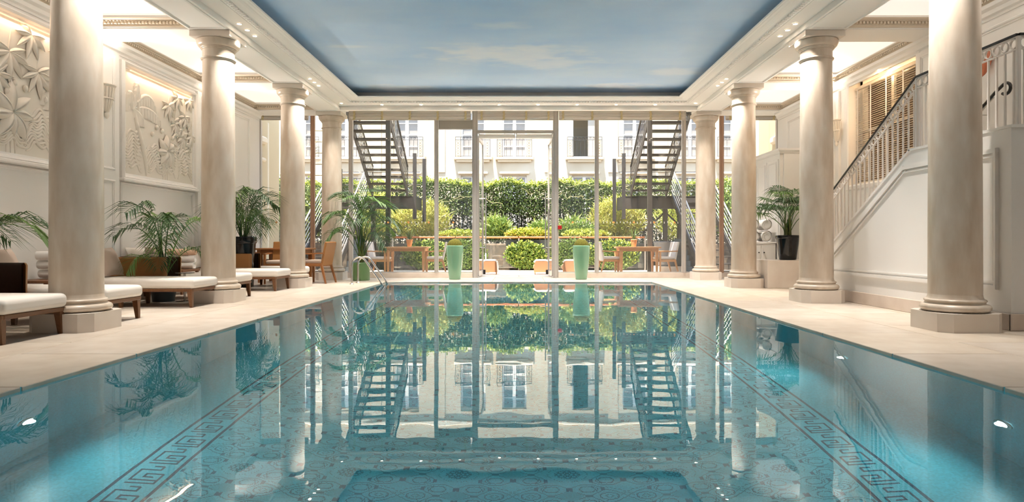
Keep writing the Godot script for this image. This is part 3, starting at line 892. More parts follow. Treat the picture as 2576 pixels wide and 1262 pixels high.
# ---------------------------------------------------------------- staircase on the right
const SX := 4.95
func edge_y(d: float) -> float: return 2.05 - 0.57 * maxf(d - 8.25, 0.0)
func build_stair() -> void:
	var t := thing("staircase", "white panelled staircase rising along the wall towards a landing", "staircase", V(SX, 0, -6.55))
	var o := V(-SX, 0, 6.55)      # children are written in hall coordinates and moved by this
	var xf := Transform3D(Basis(), o)
	# side wall: polygon of (distance, height)
	var m := MB.new()
	m.prism([Vector2(6.55, 0), Vector2(6.55, 2.05), Vector2(8.25, 2.05), Vector2(11.8, 0.03), Vector2(11.8, 0)], V(SX, 0, 0), V(0, 0, -1), V(0, 1, 0), V(0.17, 0, 0))
	part("side_wall", m, M.white_gloss, t, xf)
	m = MB.new()
	sbox(m, SX + 0.17, 6.12, 0.0, 2.05, 6.552, 6.72)
	part("end_wall", m, M.white_gloss, t, xf)
	m = MB.new()
	sbox(m, SX + 0.172, 6.12, 1.85, 2.0, 6.721, 8.249)
	part("landing", m, M.deck[0], t, xf)
	for k in 12:
		m = MB.new()
		var top := 2.0 - (k + 1) * 2.0 / 13.0
		sbox(m, SX + 0.171, 6.12, maxf(top - 0.35, 0.0), top, 8.25 + k * 0.272, 8.25 + (k + 1) * 0.272 + 0.02, 0.006)
		part("step", m, M.deck[k % 4], t, xf)
	# wall capping
	m = MB.new()
	bar(m, V(SX + 0.085, 2.045, -6.53), V(SX + 0.085, 2.045, -8.27), 0.2, 0.03)
	bar(m, V(SX + 0.085, 2.045, -8.25), V(SX + 0.085, 0.03, -11.79), 0.2, 0.03)
	part("capping", m, M.white_gloss, t, xf)
	# big panel moulding on the side wall
	m = MB.new()
	var loop := [Vector2(6.74, 0.42), Vector2(6.74, 1.83), Vector2(8.38, 1.83), Vector2(10.75, 0.42)]
	for ring in [[0.0, 0.045, 0.03], [0.055, 0.02, 0.018]]:
		for i in 4:
			var a: Vector2 = loop[i]
			var b: Vector2 = loop[(i + 1) % 4]
			var nrm := Vector2((b - a).y, -(b - a).x).normalized()
			var shift: Vector2 = nrm * ring[0]
			var e := (b - a).normalized() * 0.02
			bar(m, V(SX - ring[2] / 2, a.y + shift.y - e.y, -(a.x + shift.x - e.x)), V(SX - ring[2] / 2, b.y + shift.y + e.y, -(b.x + shift.x + e.x)), ring[2] + 0.003 * (i % 2), ring[1])
	part("panel_moulding", m, M.white_gloss, t, xf)
	part("panel_moulding", frame_mesh(0.9, 1.43, 0.06, 0.03), M.white_gloss, t, xf * Transform3D(Basis(), V(5.58, 1.125, -6.55)))
	m = MB.new()
	sbox(m, SX - 0.025, SX, 0.0, 0.17, 6.52, 11.5, 0.006)
	sbox(m, SX - 0.025, 6.12, 0.0, 0.17, 6.525, 6.55, 0.006)
	part("skirting", m, M.skirting, t, xf)
	# railing
	var r := Node3D.new()
	r.name = "railing"; t.add_child(r); r.set_meta("label", "white iron railing with a frieze of rings and black handrail")
	var X := SX + 0.085
	var ring := MB.new()
	var g := []
	for i in 20:
		var a := TAU * i / 20
		var row := []
		for q in [[0.052, 0.011], [0.052, -0.011], [0.043, -0.011], [0.043, 0.011]]: row.append(V(q[1], sin(a) * q[0], cos(a) * q[0]))
		g.append(row)
	g.append(g[0])
	for i in 20:
		for j in 4: ring.face([g[i][j], g[i][(j + 1) % 4], g[i + 1][(j + 1) % 4], g[i + 1][j]], [V(0, sin(TAU * (i + 0.5) / 20), cos(TAU * (i + 0.5) / 20)), V(-1, 0, 0), -V(0, sin(TAU * (i + 0.5) / 20), cos(TAU * (i + 0.5) / 20)), V(1, 0, 0)][j])
	var rm := ring.done()
	var segs := [[V(X, 2.06, -6.57), V(X, 2.06, -8.25)], [V(X, 2.06, -8.25), V(X, 2.06 - 0.57 * 3.35, -11.6)], [V(X, 2.06, -6.57), V(6.12, 2.06, -6.57)]]
	for s in segs:
		var a: Vector3 = s[0]
		var b: Vector3 = s[1]
		m = MB.new()
		bar(m, a + V(0, 0.905, 0), b + V(0, 0.905, 0), 0.05, 0.022)
		part("handrail", m, M.black, r, xf)
		m = MB.new()
		bar(m, a + V(0, 0.885, 0), b + V(0, 0.885, 0), 0.026, 0.014); bar(m, a + V(0, 0.762, 0), b + V(0, 0.762, 0), 0.026, 0.014)
		part("frieze_bar", m, M.railwhite, r, xf)
		var flat := Vector2(b.x - a.x, b.z - a.z).length()
		var n := int(flat / 0.116)
		for i in n:
			var p := a.lerp(b, (i + 0.5) / n)
			boxpart("baluster", o + p + V(0, 0.38, 0), V(0.018, 0.76, 0.018), M.railwhite, r)
			var tilt := Basis(Vector3.RIGHT, atan2(a.y - b.y, flat) * 1.0) if s == segs[1] else (Basis(Vector3.UP, PI / 2) if s == segs[2] else Basis())
			part("ring", rm, M.railwhite, r, Transform3D(tilt, o + p + V(0, 0.824, 0)))
	for p in [V(X, 2.06, -6.57), V(X, 2.06, -8.25), V(X, 0.16, -11.6)]: boxpart("newel", o + p + V(0, 0.44, 0), V(0.036, 0.9, 0.036), M.railwhite, r, 0.004)
	# handrail on the wall side
	var hr := thing("wall_handrail", "black handrail with a curled end on the wall over the steps", "handrail", V(6.1, 0, -8.3))
	m = MB.new()
	var path := [V(6.1, 0.95, -11.6), V(6.1, 2.80, -8.35), V(6.1, 2.86, -8.22)]
	for i in 10: path.append(V(6.1, 2.80 + 0.07 * cos(PI * 1.25 * i / 9) , -8.18 + 0.08 * sin(PI * 1.25 * i / 9)))
	m.tube(path, 0.02, 8)
	var ho := Transform3D(Basis(), V(-6.1, 0, 8.3))
	part("rail", m, M.black, hr, ho)
	m = MB.new()
	m.tube([V(6.11, 0.90, -11.5), V(6.11, 2.74, -8.4)], 0.008, 6)
	part("lower_rod", m, M.steel, hr, ho)
	for k in 4:
		m = MB.new()
		var q := V(6.1, 0.95, -11.6).lerp(V(6.1, 2.80, -8.35), 0.12 + k * 0.26)
		m.tube([q, q + V(0.03, -0.05, 0), q + V(0.12, -0.05, 0)], 0.008, 6)
		part("bracket", m, M.steel, hr, ho)
	# glass ornament on the wall above
	var f := thing("wall_ornament", "coral pink and amber glass ornament hanging above the stair landing", "ornament", V(6.15, 3.08, -8.64))
	m = MB.new()
	m.lathe([Vector2(0.002, -0.02), Vector2(0.03, 0.02), Vector2(0.055, 0.1), Vector2(0.06, 0.2), Vector2(0.045, 0.29), Vector2(0.012, 0.34)], 14)
	part("body", m, M.coral, f, Transform3D(Basis(V(0, 0, 1), -0.12).rotated(Vector3.RIGHT, 0.25), V(-0.02, 0, 0)))
	m = MB.new()
	m.lathe([Vector2(0.0, 0.30), Vector2(0.025, 0.28), Vector2(0.03, 0.25), Vector2(0.025, 0.22), Vector2(0, 0.2)], 10)
	part("amber_drop", m, mat(hexc(214, 168, 96), 0.2), f, Transform3D(Basis(), V(-0.05, 0, -0.05)))

# ---------------------------------------------------------------- carved wall panels
func leaf_shape(w: float, l: float, thick := 0.025, bend := 0.0) -> ArrayMesh:   # a carved leaf lying in xy with its foot at the origin, tip at +y
	var m := MB.new()
	var g := []
	for i in 9:
		var u := i / 8.0
		var hw := w * 0.5 * pow(sin(PI * pow(u, 0.8)), 0.85) + 0.001
		var row := []
		for q in [-1.0, -0.55, -0.12, 0.0, 0.12, 0.55, 1.0]:
			row.append(V(q * hw + bend * u * u * l, u * l, thick * (0.25 + 0.75 * (1.0 - absf(q)) if absf(q) > 0.1 else 0.62) * sin(PI * clampf(u * 0.9 + 0.08, 0, 1)) if absf(q) < 0.99 else 0.0))
		g.append(row)
	m.grid(g)
	if m.n[30].z < 0.0:
		for i in m.n.size(): m.n[i] = -m.n[i]
		for i in range(0, m.ix.size(), 3):
			var s := m.ix[i]
			m.ix[i] = m.ix[i + 1]; m.ix[i + 1] = s
	return m.done()
func rope(m: MB, pts: Array, r: float) -> void:
	# half round ridge along a smooth line in the xy plane
	var c := Curve3D.new()
	c.bake_interval = 0.03
	for i in pts.size():
		var a: Vector2 = pts[maxi(i - 1, 0)]
		var b: Vector2 = pts[mini(i + 1, pts.size() - 1)]
		var tg := (b - a) * 0.22
		c.add_point(V(pts[i].x, pts[i].y, 0.0), V(-tg.x, -tg.y, 0), V(tg.x, tg.y, 0))
	var path := []
	var rad := []
	var bp := c.get_baked_points()
	for i in bp.size():
		path.append(bp[i]); rad.append(r * (0.35 + 0.65 * sin(PI * clampf(float(i) / (bp.size() - 1) * 0.96 + 0.02, 0, 1))))
	m.tube(path, rad, 8)
func banana(m: MB, a: Vector2, b: Vector2, c: Vector2, drop: float) -> void:
	# arching midrib from a over b to c with torn hanging lobes
	var arc := []
	for k in 8: arc.append(a.lerp(b, k / 7.0).lerp(b.lerp(c, k / 7.0), k / 7.0))
	rope(m, arc, 0.036)
	for k in 9:
		var u := 0.12 + 0.8 * k / 8.0
		var p := a.lerp(b, u).lerp(b.lerp(c, u), u)
		var w := 0.07
		var h := drop * (0.6 + 0.4 * sin(PI * u))
		var g := []
		for i in 5:
			var v := i / 4.0
			var row := []
			for q in [-1.0, -0.4, 0.4, 1.0]: row.append(V(p.x + q * w * (1.0 - 0.35 * v) + (c.x - a.x) * 0.05 * v, p.y - h * v, 0.035 * (1.0 - 0.6 * q * q) * (1.0 - 0.5 * v) if absf(q) < 0.9 else 0.0))
			g.append(row)
		m.grid(g, true)
func star(parent: Node, mats: Material, lm: ArrayMesh, x: float, y: float, size: float, turn: float, n := 7, spread := 4.4) -> void:
	var piv := Transform3D(Basis().scaled(V(size, size, size)), V(x, y, 0.012))
	for i in n:
		var a := turn + (i - (n - 1) / 2.0) * spread / n
		var l := 1.0 - 0.3 * absf(i - (n - 1) / 2.0) / n * 2.0
		part("leaflet", lm, mats, parent, piv * Transform3D(Basis(V(0, 0, 1), a).scaled_local(V(l, l, 1)), V(0, 0, 0.01 * (i % 2))))
func relief_panel(label: String, d: float, w: float, h: float, y0: float, kind: int) -> void:
	var t := thing("carved_relief", label, "relief", V(-WALL, y0 + h / 2, -d), PI / 2, "carved plaster reliefs on the wall")
	var pm: Material = M.plaster
	boxpart("ground", V(0, 0, 0.01), V(w, h, 0.02), pm, t)
	part("frame", frame_mesh(w + 0.2, h + 0.2, 0.1, 0.09), M.white, t)
	boxpart("ledge", V(0, -h / 2 - 0.11, 0.05), V(w + 0.24, 0.05, 0.12), M.white, t, 0.012)
	var L := func(x: float, y: float) -> Vector2: return Vector2(x * w - w / 2, y * h - h / 2)
	var leaf := leaf_shape(0.26, 1.0, 0.14)
	var fat := leaf_shape(0.42, 1.0, 0.2, 0.15)
	var carve := Node3D.new()
	carve.name = "carving"; t.add_child(carve); carve.position = V(0, 0, 0.02)
	var add := func(called: String, mb: MB): part(called, mb, pm, carve)
	# hanging compound leaves
	var stars := [[0.60, 0.80, 0.30, 3.3], [0.74, 0.92, 0.26, 2.9], [0.86, 0.74, 0.28, 3.0], [0.93, 0.95, 0.25, 3.5], [0.70, 0.62, 0.22, 3.2], [0.97, 0.55, 0.25, 2.7], [0.82, 0.50, 0.25, 3.4]]
	if kind == 0: stars = [[0.18, 0.86, 0.34, 3.3], [0.38, 0.74, 0.40, 3.15], [0.55, 0.93, 0.34, 2.9], [0.60, 0.66, 0.36, 3.3], [0.28, 0.55, 0.36, 3.5], [0.8, 0.9, 0.3, 3.1], [0.10, 0.68, 0.3, 2.8]]
	for s in stars:
		var q: Vector2 = L.call(s[0], s[1])
		star(carve, pm, leaf, q.x, q.y, s[2], s[3])
		var mb := MB.new()
		rope(mb, [q, q + Vector2(0.02, 0.12), Vector2(q.x + 0.05, minf(q.y + 0.3, h / 2))], 0.012)
		add.call("stalk", mb)
	# banana palm
	var bx := 0.12 if kind == 1 else 0.92
	var dirs := [[0.26, 0.34, 0.62], [0.30, 0.10, 0.50], [0.10, -0.04, 0.5], [-0.07, 0.30, 0.55], [0.06, 0.5, 0.8]] if kind == 1 else [[-0.22, 0.12, 0.60], [-0.20, 0.02, 0.44], [0.05, 0.2, 0.6]]
	for e in dirs:
		var mb := MB.new()
		var cy := 0.64 if kind == 1 else 0.52
		banana(mb, L.call(bx, cy), L.call(bx + e[0] * 0.75, cy + e[1]), L.call(bx + e[0] * 1.25, cy + e[1] * 0.2 - 0.08), 0.17)
		add.call("banana_leaf", mb)
	var tk := MB.new()
	rope(tk, [L.call(bx, 0.66), L.call(bx + 0.06, 0.42), L.call(bx + 0.14, 0.2), L.call(bx + 0.17, 0.01)], 0.05)
	add.call("palm_trunk", tk)
	# wavy undergrowth
	for k in 44:
		var mb := MB.new()
		var side := k % 4
		var x0: float = [0.02, 0.30, 0.52, 0.75][side] + 0.02 * sin(k * 3.0)
		var y: float = 0.03 + 0.0085 * k * [1.0, 0.7, 0.75, 1.0][side]
		var wd: float = [0.22, 0.22, 0.2, 0.23][side]
		var pts := []
		for i in 7: pts.append(L.call(x0 + wd * i / 6.0, y + 0.022 * sin(i * 2.1 + k * 1.7) + 0.06 * sin(PI * i / 6.0)))
		rope(mb, pts, 0.022)
		add.call("frond_wave", mb)
	# the big pointed plant
	var cx := 0.56 if kind == 1 else 0.40
	var q0: Vector2 = L.call(cx, 0.30)
	for e in [[0.2, 0.42], [-0.75, 0.40], [1.05, 0.42], [1.9, 0.38], [-1.5, 0.36], [2.7, 0.42], [-2.4, 0.40], [3.4, 0.3]]:
		part("broad_leaf", fat, pm, carve, Transform3D(Basis(V(0, 0, 1), e[0]).scaled_local(V(e[1], e[1] * (0.7 if kind == 1 else 0.95), e[1])), V(q0.x, q0.y, 0.02)))
	for k in 3:
		var mb := MB.new()
		rope(mb, [q0 + Vector2((k - 1) * 0.04, 0), q0 + Vector2((k - 1) * 0.06, -0.26), q0 + Vector2((k - 1) * 0.07, -0.5)], 0.02)
		add.call("stem_cane", mb)
	for e in [[0.42, 0.52], [0.5, 0.5], [0.66, 0.46], [0.36, 0.44]]:
		var mb := MB.new()
		var q: Vector2 = L.call(e[0], e[1])
		mb.lathe([Vector2(0.0, -0.045), Vector2(0.026, -0.02), Vector2(0.032, 0.01), Vector2(0.02, 0.04), Vector2(0, 0.05)], 10, V(q.x, q.y, 0.02))
		add.call("fruit", mb)
	if kind == 1:
		for k in 34:
			var q: Vector2 = L.call(0.72 + 0.25 * rng.randf(), 0.36 + 0.36 * rng.randf())
			part("small_leaf", leaf, pm, carve, Transform3D(Basis(V(0, 0, 1), rng.randf() * TAU).scaled_local(V(0.2, 0.18, 0.25)), V(q.x, q.y, 0.015)))
	# lamp strips hidden in the frame
	for e in [[V(0, h / 2 - 0.02, 0.062), V(w - 0.2, 0.012, 0.012), V(0, -1, 0.1)]]:
		boxpart("led_strip", e[0], e[1], glow(Color(1.0, 0.80, 0.60), 0.5), t)
	area(V(0, h / 2 - 0.04, 0.075), V(0, -1, 0.05), Vector2(w - 0.2, 0.07), 0.2, t, Color(1.0, 0.84, 0.68))
func build_reliefs() -> void:
	relief_panel("carved white relief of jungle leaves, partly hidden by the column fourth from the glass wall", 8.25, 2.15, 1.66, 1.98, 0)
	relief_panel("carved white relief of banana palms and foliage in a deep frame over the palm", 11.4, 2.15, 1.66, 1.98, 1)

# ---------------------------------------------------------------- lamps
func build_lamps() -> void:
	var disc := MB.new()
	disc.lathe([Vector2(0.0, 0.0), Vector2(0.03, 0.0)], 16, Vector3.ZERO, false)
	var rim := MB.new()
	rim.lathe([Vector2(0.03, 0.004), Vector2(0.034, -0.004), Vector2(0.044, -0.005), Vector2(0.046, 0.004)], 20, Vector3.ZERO, false)
	var dm := disc.done()
	var rm := rim.done()
	var gm := glow(Color(1.0, 0.92, 0.82), 9.0)
	var spots := []
	for s in [-1.0, 1.0]:
		for k in COLS:
			for j in [-0.28, 0.0, 0.28]:
				if k == COLS[3] and j > -0.1: continue
				spots.append([V(s * 4.04, 4.055, -(k + j if k < 15 else 14.95)), "over the %s beside the column %s" % ["lounger side" if s < 0 else "staircase side", ["fourth from the glass wall", "third from the glass wall", "second from the glass wall", "nearest the glass wall"][COLS.find(k)]], 1.9])
	for i in 8: spots.append([V(-3.15 + i * 0.9, 4.055, -15.12), "in the shelf over the glass wall", 2.5])
	for a in spots:
		var t := thing("downlight", "small round recessed downlight " + a[1], "lamp", a[0], 0.0, "recessed downlights in the cornice shelf")
		part("rim", rm, M.white, t)
		part("lamp_disc", dm, gm, t, Transform3D(Basis(), V(0, -0.002, 0)))
		spot(V(0, -0.012, 0), a[2], 44.0, t)
	# shell sconces on the pilasters
	for a in [[-1.0, COLS[1], "left wall beside the banana palm relief"], [-1.0, COLS[2], "wall behind the column second from the glass wall"], [-1.0, COLS[0], "wall beside the jungle leaf relief"], [1.0, COLS[2] - 0.35, "stair wall beyond the window blind"], [1.0, COLS[0], "wall over the stair landing"]]:
		var t := thing("wall_sconce", "fluted white plaster sconce on the " + a[2], "sconce", V(a[0] * (WALL - 0.06), 3.0, -a[1]), -a[0] * PI / 2, "plaster wall sconces")
		var m := MB.new()
		for k in 9:      # reeds of the bowl
			var u := -PI / 2 + PI * k / 8.0
			var path := []
			var rad := []
			for i in 9:
				var v := i / 8.0
				var rr := 0.03 + 0.085 * pow(v, 0.55)
				path.append(V(sin(u) * rr, -0.16 + 0.36 * v, cos(u) * rr * 0.9)); rad.append(0.012 + 0.012 * v)
			m.tube(path, rad, 6)
		part("reeds", m, M.plaster, t)
		m = MB.new()
		var g := []
		for e in [[0.125, 0.2], [0.15, 0.225], [0.155, 0.24], [0.12, 0.24]]:
			var row := []
			for i in 17: row.append(V(sin(-PI / 2 + PI * i / 16.0) * e[0], e[1], cos(-PI / 2 + PI * i / 16.0) * e[0] * 0.9))
			g.append(row)
		m.grid(g, true)
		part("lip", m, M.plaster, t)
		m = MB.new()
		for i in 2: m.tube([V(-0.11, 0.03 + 0.012 * i, 0.02), V(-0.08, 0.03, 0.075), V(0, 0.03, 0.105), V(0.08, 0.03, 0.075), V(0.11, 0.03 + 0.012 * i, 0.02)], 0.011, 6)
		part("band", m, M.plaster, t)
		m = MB.new()
		m.lathe([Vector2(0.0, -0.27), Vector2(0.012, -0.262), Vector2(0.034, -0.225), Vector2(0.03, -0.19), Vector2(0.018, -0.175), Vector2(0.034, -0.16), Vector2(0.036, -0.15)], 14, V(0, 0, 0.02))
		part("finial", m, M.plaster, t)
		m = MB.new()
		m.lathe([Vector2(0.0, -0.03), Vector2(0.025, -0.012), Vector2(0.03, 0.01), Vector2(0.02, 0.03), Vector2(0, 0.035)], 12, V(0, 0.19, 0.055))
		part("bulb", m, glow(Color(1.0, 0.86, 0.66), 1.2), t)  # bulb glow added to go with the added uplight
		spot(V(0, 0.25, 0.1), 1.1, 62.0, t, Color(1.0, 0.965, 0.925), V(deg_to_rad(48.0), PI, 0))  # added uplight, tilted into the hall to brighten the beam undersides

# ---------------------------------------------------------------- window with the venetian blind
func build_window_blind() -> void:
	var w := setting("window_side")
	var m := MB.new()
	sbox(m, 6.42, 6.48, 1.95, 3.9, 10.2, 10.28); sbox(m, 6.42, 6.48, 1.95, 3.9, 12.22, 12.3)
	sbox(m, 6.42, 6.48, 1.95, 2.03, 10.2, 12.3); sbox(m, 6.42, 6.48, 3.82, 3.9, 10.2, 12.3)
	sbox(m, 6.43, 6.47, 1.95, 3.9, 11.21, 11.29); sbox(m, 6.43, 6.47, 2.92, 2.97, 10.2, 12.3)
	part("frame", m, M.window_white, w)
	for a in [[10.28, 11.21], [11.29, 12.22]]:
		span("pane", 6.445, 6.455, 2.03, 2.92, a[0], a[1], M.glass, w)
		span("pane", 6.445, 6.455, 2.97, 3.82, a[0], a[1], M.glass, w)
	m = MB.new()
	m.sweep([Vector2(0, 0), Vector2(0, 0.02), Vector2(-0.03, 0.035), Vector2(-0.08, 0.03), Vector2(-0.1, 0.012), Vector2(-0.1, 0)], Vector3.ZERO, 1.05, 0.975, V(1, 0, 0), V(0, 1, 0), V(0, 0, 1))
	part("architrave", m, M.white, w, on_wall(1.0, WALL, 2.925, 11.25))
	var b := thing("venetian_blind", "cream slatted venetian blind half hiding the window over the stairs", "blind", V(6.34, 1.97, -11.25))
	var n := 46
	for i in n:
		boxpart("slat", V(0, 0.03 + i * 1.72 / n, 0), V(0.045, 0.004, 2.04), M.cream_trim, b, 0.0, Basis(V(0, 0, 1), 0.42))
	for z in [-0.95, -0.5, 0.0, 0.5, 0.95]: boxpart("ladder_tape", V(-0.024, 0.88, z), V(0.003, 1.76, 0.035), M.linen, b)
	boxpart("bottom_rail", V(0, 0.0, 0), V(0.05, 0.025, 2.05), M.cream_trim, b, 0.004)
	boxpart("head_rail", V(0, 1.77, 0), V(0.055, 0.05, 2.06), M.cream_trim, b, 0.004)
	# lit pelmet
	var p := thing("light_pelmet", "white pelmet glowing with a hidden warm light strip above the slatted blind", "lamp", V(6.28, 3.80, -11.25))
	m = MB.new()
	m.prism([Vector2(-0.04, 0.0), Vector2(-0.05, 0.0), Vector2(-0.05, 0.09), Vector2(0.1, 0.09), Vector2(0.1, 0.08), Vector2(-0.04, 0.08)], V(0, 0, -1.04), V(1, 0, 0), V(0, 1, 0), V(0, 0, 2.08))
	part("pelmet_board", m, M.white, p)
	boxpart("light_strip", V(0.03, 0.068, 0), V(0.03, 0.012, 1.98), glow(Color(1.0, 0.85, 0.66), 2.5), p)
	area(V(0.0, 0.055, 0), V(0.1, -1, 0), Vector2(1.98, 0.03), 1.6, p, Color(1.0, 0.85, 0.66))

# ---------------------------------------------------------------- soft shapes
func softbox(s: Vector3, r: float, puff := 0.0) -> ArrayMesh:    # rounded box; puff swells the top and bottom
	var key := "soft %s %.3f %.3f" % [s, r, puff]
	if boxes.has(key): return boxes[key]
	var m := MB.new()
	var h := s * 0.5
	r = minf(r, minf(h.x, minf(h.y, h.z)) * 0.99)
	for ax in 3:
		var ay := (ax + 1) % 3
		var az := (ax + 2) % 3
		var ts := []
		for a in [ay, az]:
			var t := [-h[a], -h[a] + r * 0.3, -h[a] + r * 0.65, -h[a] + r]
			for i in 5: t.append(lerpf(-h[a] + r, h[a] - r, (i + 1) / 6.0))
			t += [h[a] - r, h[a] - r * 0.65, h[a] - r * 0.3, h[a]]
			ts.append(t)
		for sg in [-1.0, 1.0]:
			var k := m.v.size()
			for b in ts[0]:
				for c in ts[1]:
					var p := Vector3.ZERO
					p[ax] = sg * h[ax]; p[ay] = b; p[az] = c
					var q := p.clamp(-(h - Vector3.ONE * r), h - Vector3.ONE * r)
					var nn := (p - q).normalized()
					var o := q + nn * r
					o.y += signf(o.y) * puff * (1.0 - pow(absf(o.x / h.x), 2.5)) * (1.0 - pow(absf(o.z / h.z), 2.5)) * absf(o.y / h.y)
					m.v.append(o); m.n.append(nn); m.uv.append(Vector2.ZERO)
			var w: int = ts[1].size()
			for i in ts[0].size() - 1:
				for j in w - 1:
					var q := [k + i * w + j, k + i * w + j + 1, k + (i + 1) * w + j + 1, k + (i + 1) * w + j]
					for t in [[0, 1, 2], [0, 2, 3]]:
						var x: int = q[t[0]]
						var y: int = q[t[1]]
						var z: int = q[t[2]]
						if (m.v[y] - m.v[x]).cross(m.v[z] - m.v[x]).dot(m.n[x] + m.n[y] + m.n[z]) > 0.0: m.ix.append_array([x, z, y])
						else: m.ix.append_array([x, y, z])
	boxes[key] = m.done()
	return boxes[key]
func taper_leg(top: float, foot: float, h: float, lean := Vector2.ZERO) -> ArrayMesh:   # square leg standing on the origin
	var m := MB.new()
	var a := []
	var b := []
	for k in [[-1, -1], [1, -1], [1, 1], [-1, 1]]:
		a.append(V(k[0] * foot / 2 + lean.x, 0, k[1] * foot / 2 + lean.y)); b.append(V(k[0] * top / 2, h, k[1] * top / 2))
	for i in 4:
		var j := (i + 1) % 4
		m.face([a[i], a[j], b[j], b[i]], (a[i] + a[j]) / 2 - V(lean.x, 0, lean.y))
	m.face(a, V(0, -1, 0)); m.face(b, V(0, 1, 0))
	return m.done()

# ---------------------------------------------------------------- loungers
func lounger(d0: float, d1: float, far_panel: bool, label: String, pillows := true) -> void:
	# foot towards the pool at x = -4.38, head at the wall
	var wd := d1 - d0
	var t := thing("chaise_longue", label, "lounger", V(-5.27, 0, -(d0 + d1) / 2), 0.0, "cream chaises longues along the wall")
	var hw := wd / 2
	var leg := taper_leg(0.06, 0.038, 0.222)
	for x in [0.84, -0.1, -0.84]:
		for s in [-1.0, 1.0]: part("leg", taper_leg(0.062, 0.036, 0.222, Vector2(0.02 if x > 0.5 else 0.0, 0)) if x > 0.5 else leg, M.walnut, t, Transform3D(Basis(), V(x, 0, s * (hw - 0.04))))
	var fr := MB.new()
	for s in [-1.0, 1.0]: fr.box(V(0, 0.236, s * (hw - 0.025)), V(1.76, 0.042, 0.05), 0.008)
	fr.box(V(0.86, 0.236, 0), V(0.05, 0.042, wd - 0.06), 0.008); fr.box(V(-0.86, 0.236, 0), V(0.05, 0.042, wd - 0.06), 0.008); fr.box(V(0, 0.238, 0), V(1.68, 0.03, wd - 0.08))
	part("frame", fr, M.walnut, t)
	part("mattress", softbox(V(1.79, 0.135, wd + 0.02), 0.05, 0.01), M.cushion, t, Transform3D(Basis(), V(0.01, 0.323, 0)))
	# leather wing: along one side of the head end, curled at its tip, and across the head
	var s := -1.0 if far_panel else 1.0
	var w := MB.new()
	var inner := MB.new()
	var path := []
	for i in 6: path.append(V(0.06 + 0.035 * sin(PI / 2 * (5 - i) / 5.0), 0, s * (hw + 0.035 + 0.05 * (1 - cos(PI / 2 * (5 - i) / 5.0)))))
	path += [V(-0.78, 0, s * (hw + 0.035)), V(-0.86, 0, s * (hw - 0.01)), V(-0.885, 0, s * (hw - 0.09)), V(-0.885, 0, -s * (hw - 0.05))]
	for mb in [[w, 0.02, "out"], [inner, -0.018, "in"]]:
		var g := []
		for i in path.size():
			var tn: Vector3 = (path[mini(i + 1, path.size() - 1)] - path[maxi(i - 1, 0)]).normalized()
			var side: Vector3 = tn.cross(Vector3.UP) * -s
			g.append([path[i] + side * mb[1] + V(0, 0.22, 0), path[i] + side * mb[1] + V(0, 0.42, 0), path[i] + side * mb[1] * 1.2 + V(0, 0.64, 0), path[i] + side * mb[1] * 0.6 + V(0, 0.662, 0), path[i] + V(0, 0.668, 0)])
		mb[0].grid(g)
		var k := 12
		var want: Vector3 = g[7][1] - (path[7] + V(0, 0.42, 0))
		if mb[0].n[7 * 5 + 1].dot(want) < 0.0:
			for i in mb[0].n.size(): mb[0].n[i] = -mb[0].n[i]
			for i in range(0, mb[0].ix.size(), 3):
				var sw: int = mb[0].ix[i]
				mb[0].ix[i] = mb[0].ix[i + 1]; mb[0].ix[i + 1] = sw
	part("wing_outside", w, M.dark_leather, t, Transform3D(), "dark brown leather outside of the wing")
	part("wing_inside", inner, M.tan_leather, t, Transform3D(), "tan leather inside of the wing")
	if pillows:
		for k in 2:
			var p := thing("throw_pillow", "%s pillow on the %s" % ["taupe" if k == 0 else "pale", label.trim_prefix("cream ").replace("marble ", "").replace(" from the glass wall", "")], "pillow", V(-5.27 - 0.62 + 0.2 * (1 - k), 0.41, -(d0 + d1) / 2 + (0.12 if k else -0.06)), 0.0, "pillows on the chaises")
			var pm := MB.new()
			var g := []
			for i in 13:
				var row := []
				for j in 13:
					var a := -1.0 + i / 6.0
					var b := -1.0 + j / 6.0
					row.append(Vector2(a, b))
				g.append(row)
			for sd in [-1.0, 1.0]:
				var gg := []
				for row in g:
					var r2 := []
					for q in row:
						var e: float = (1.0 - pow(absf(q.x), 3.0)) * (1.0 - pow(absf(q.y), 3.0))
						r2.append(V(q.x * 0.22 * (1.0 - 0.06 * (1 - q.y * q.y)), 0.22 + q.y * 0.22 * (1.0 - 0.06 * (1 - q.x * q.x)), sd * 0.085 * sqrt(maxf(e, 0.0))))
					gg.append(r2)
				pm.grid(gg, sd < 0)
			part("cover", pm, M.pillow if k == 0 else M.cushion, p, Transform3D(Basis(Vector3.UP, PI / 2) * Basis(Vector3.RIGHT, -0.42), Vector3.ZERO))
func towel_roll(at: Vector3, m: Material, label: String, lie: float, len := 0.34, r := 0.062) -> void:
	var t := thing("rolled_towel", label, "towel", at, lie, "rolled towels")
	var g := MB.new()
	var prof := []
	for i in 40:
		var a := TAU * 2.2 * i / 39.0
		var rr := r * (0.35 + 0.65 * i / 39.0)
		prof.append([V(-len / 2, r + sin(a) * rr, cos(a) * rr), V(len / 2, r + sin(a) * rr, cos(a) * rr)])
	g.grid(prof)
	g.tube([V(-len / 2 + 0.008, r, 0), V(-len / 2 + 0.03, r, 0), V(len / 2 - 0.03, r, 0), V(len / 2 - 0.008, r, 0)], [r * 0.8, r * 0.94, r * 0.94, r * 0.8], 20)
	part("roll", g, m, t)
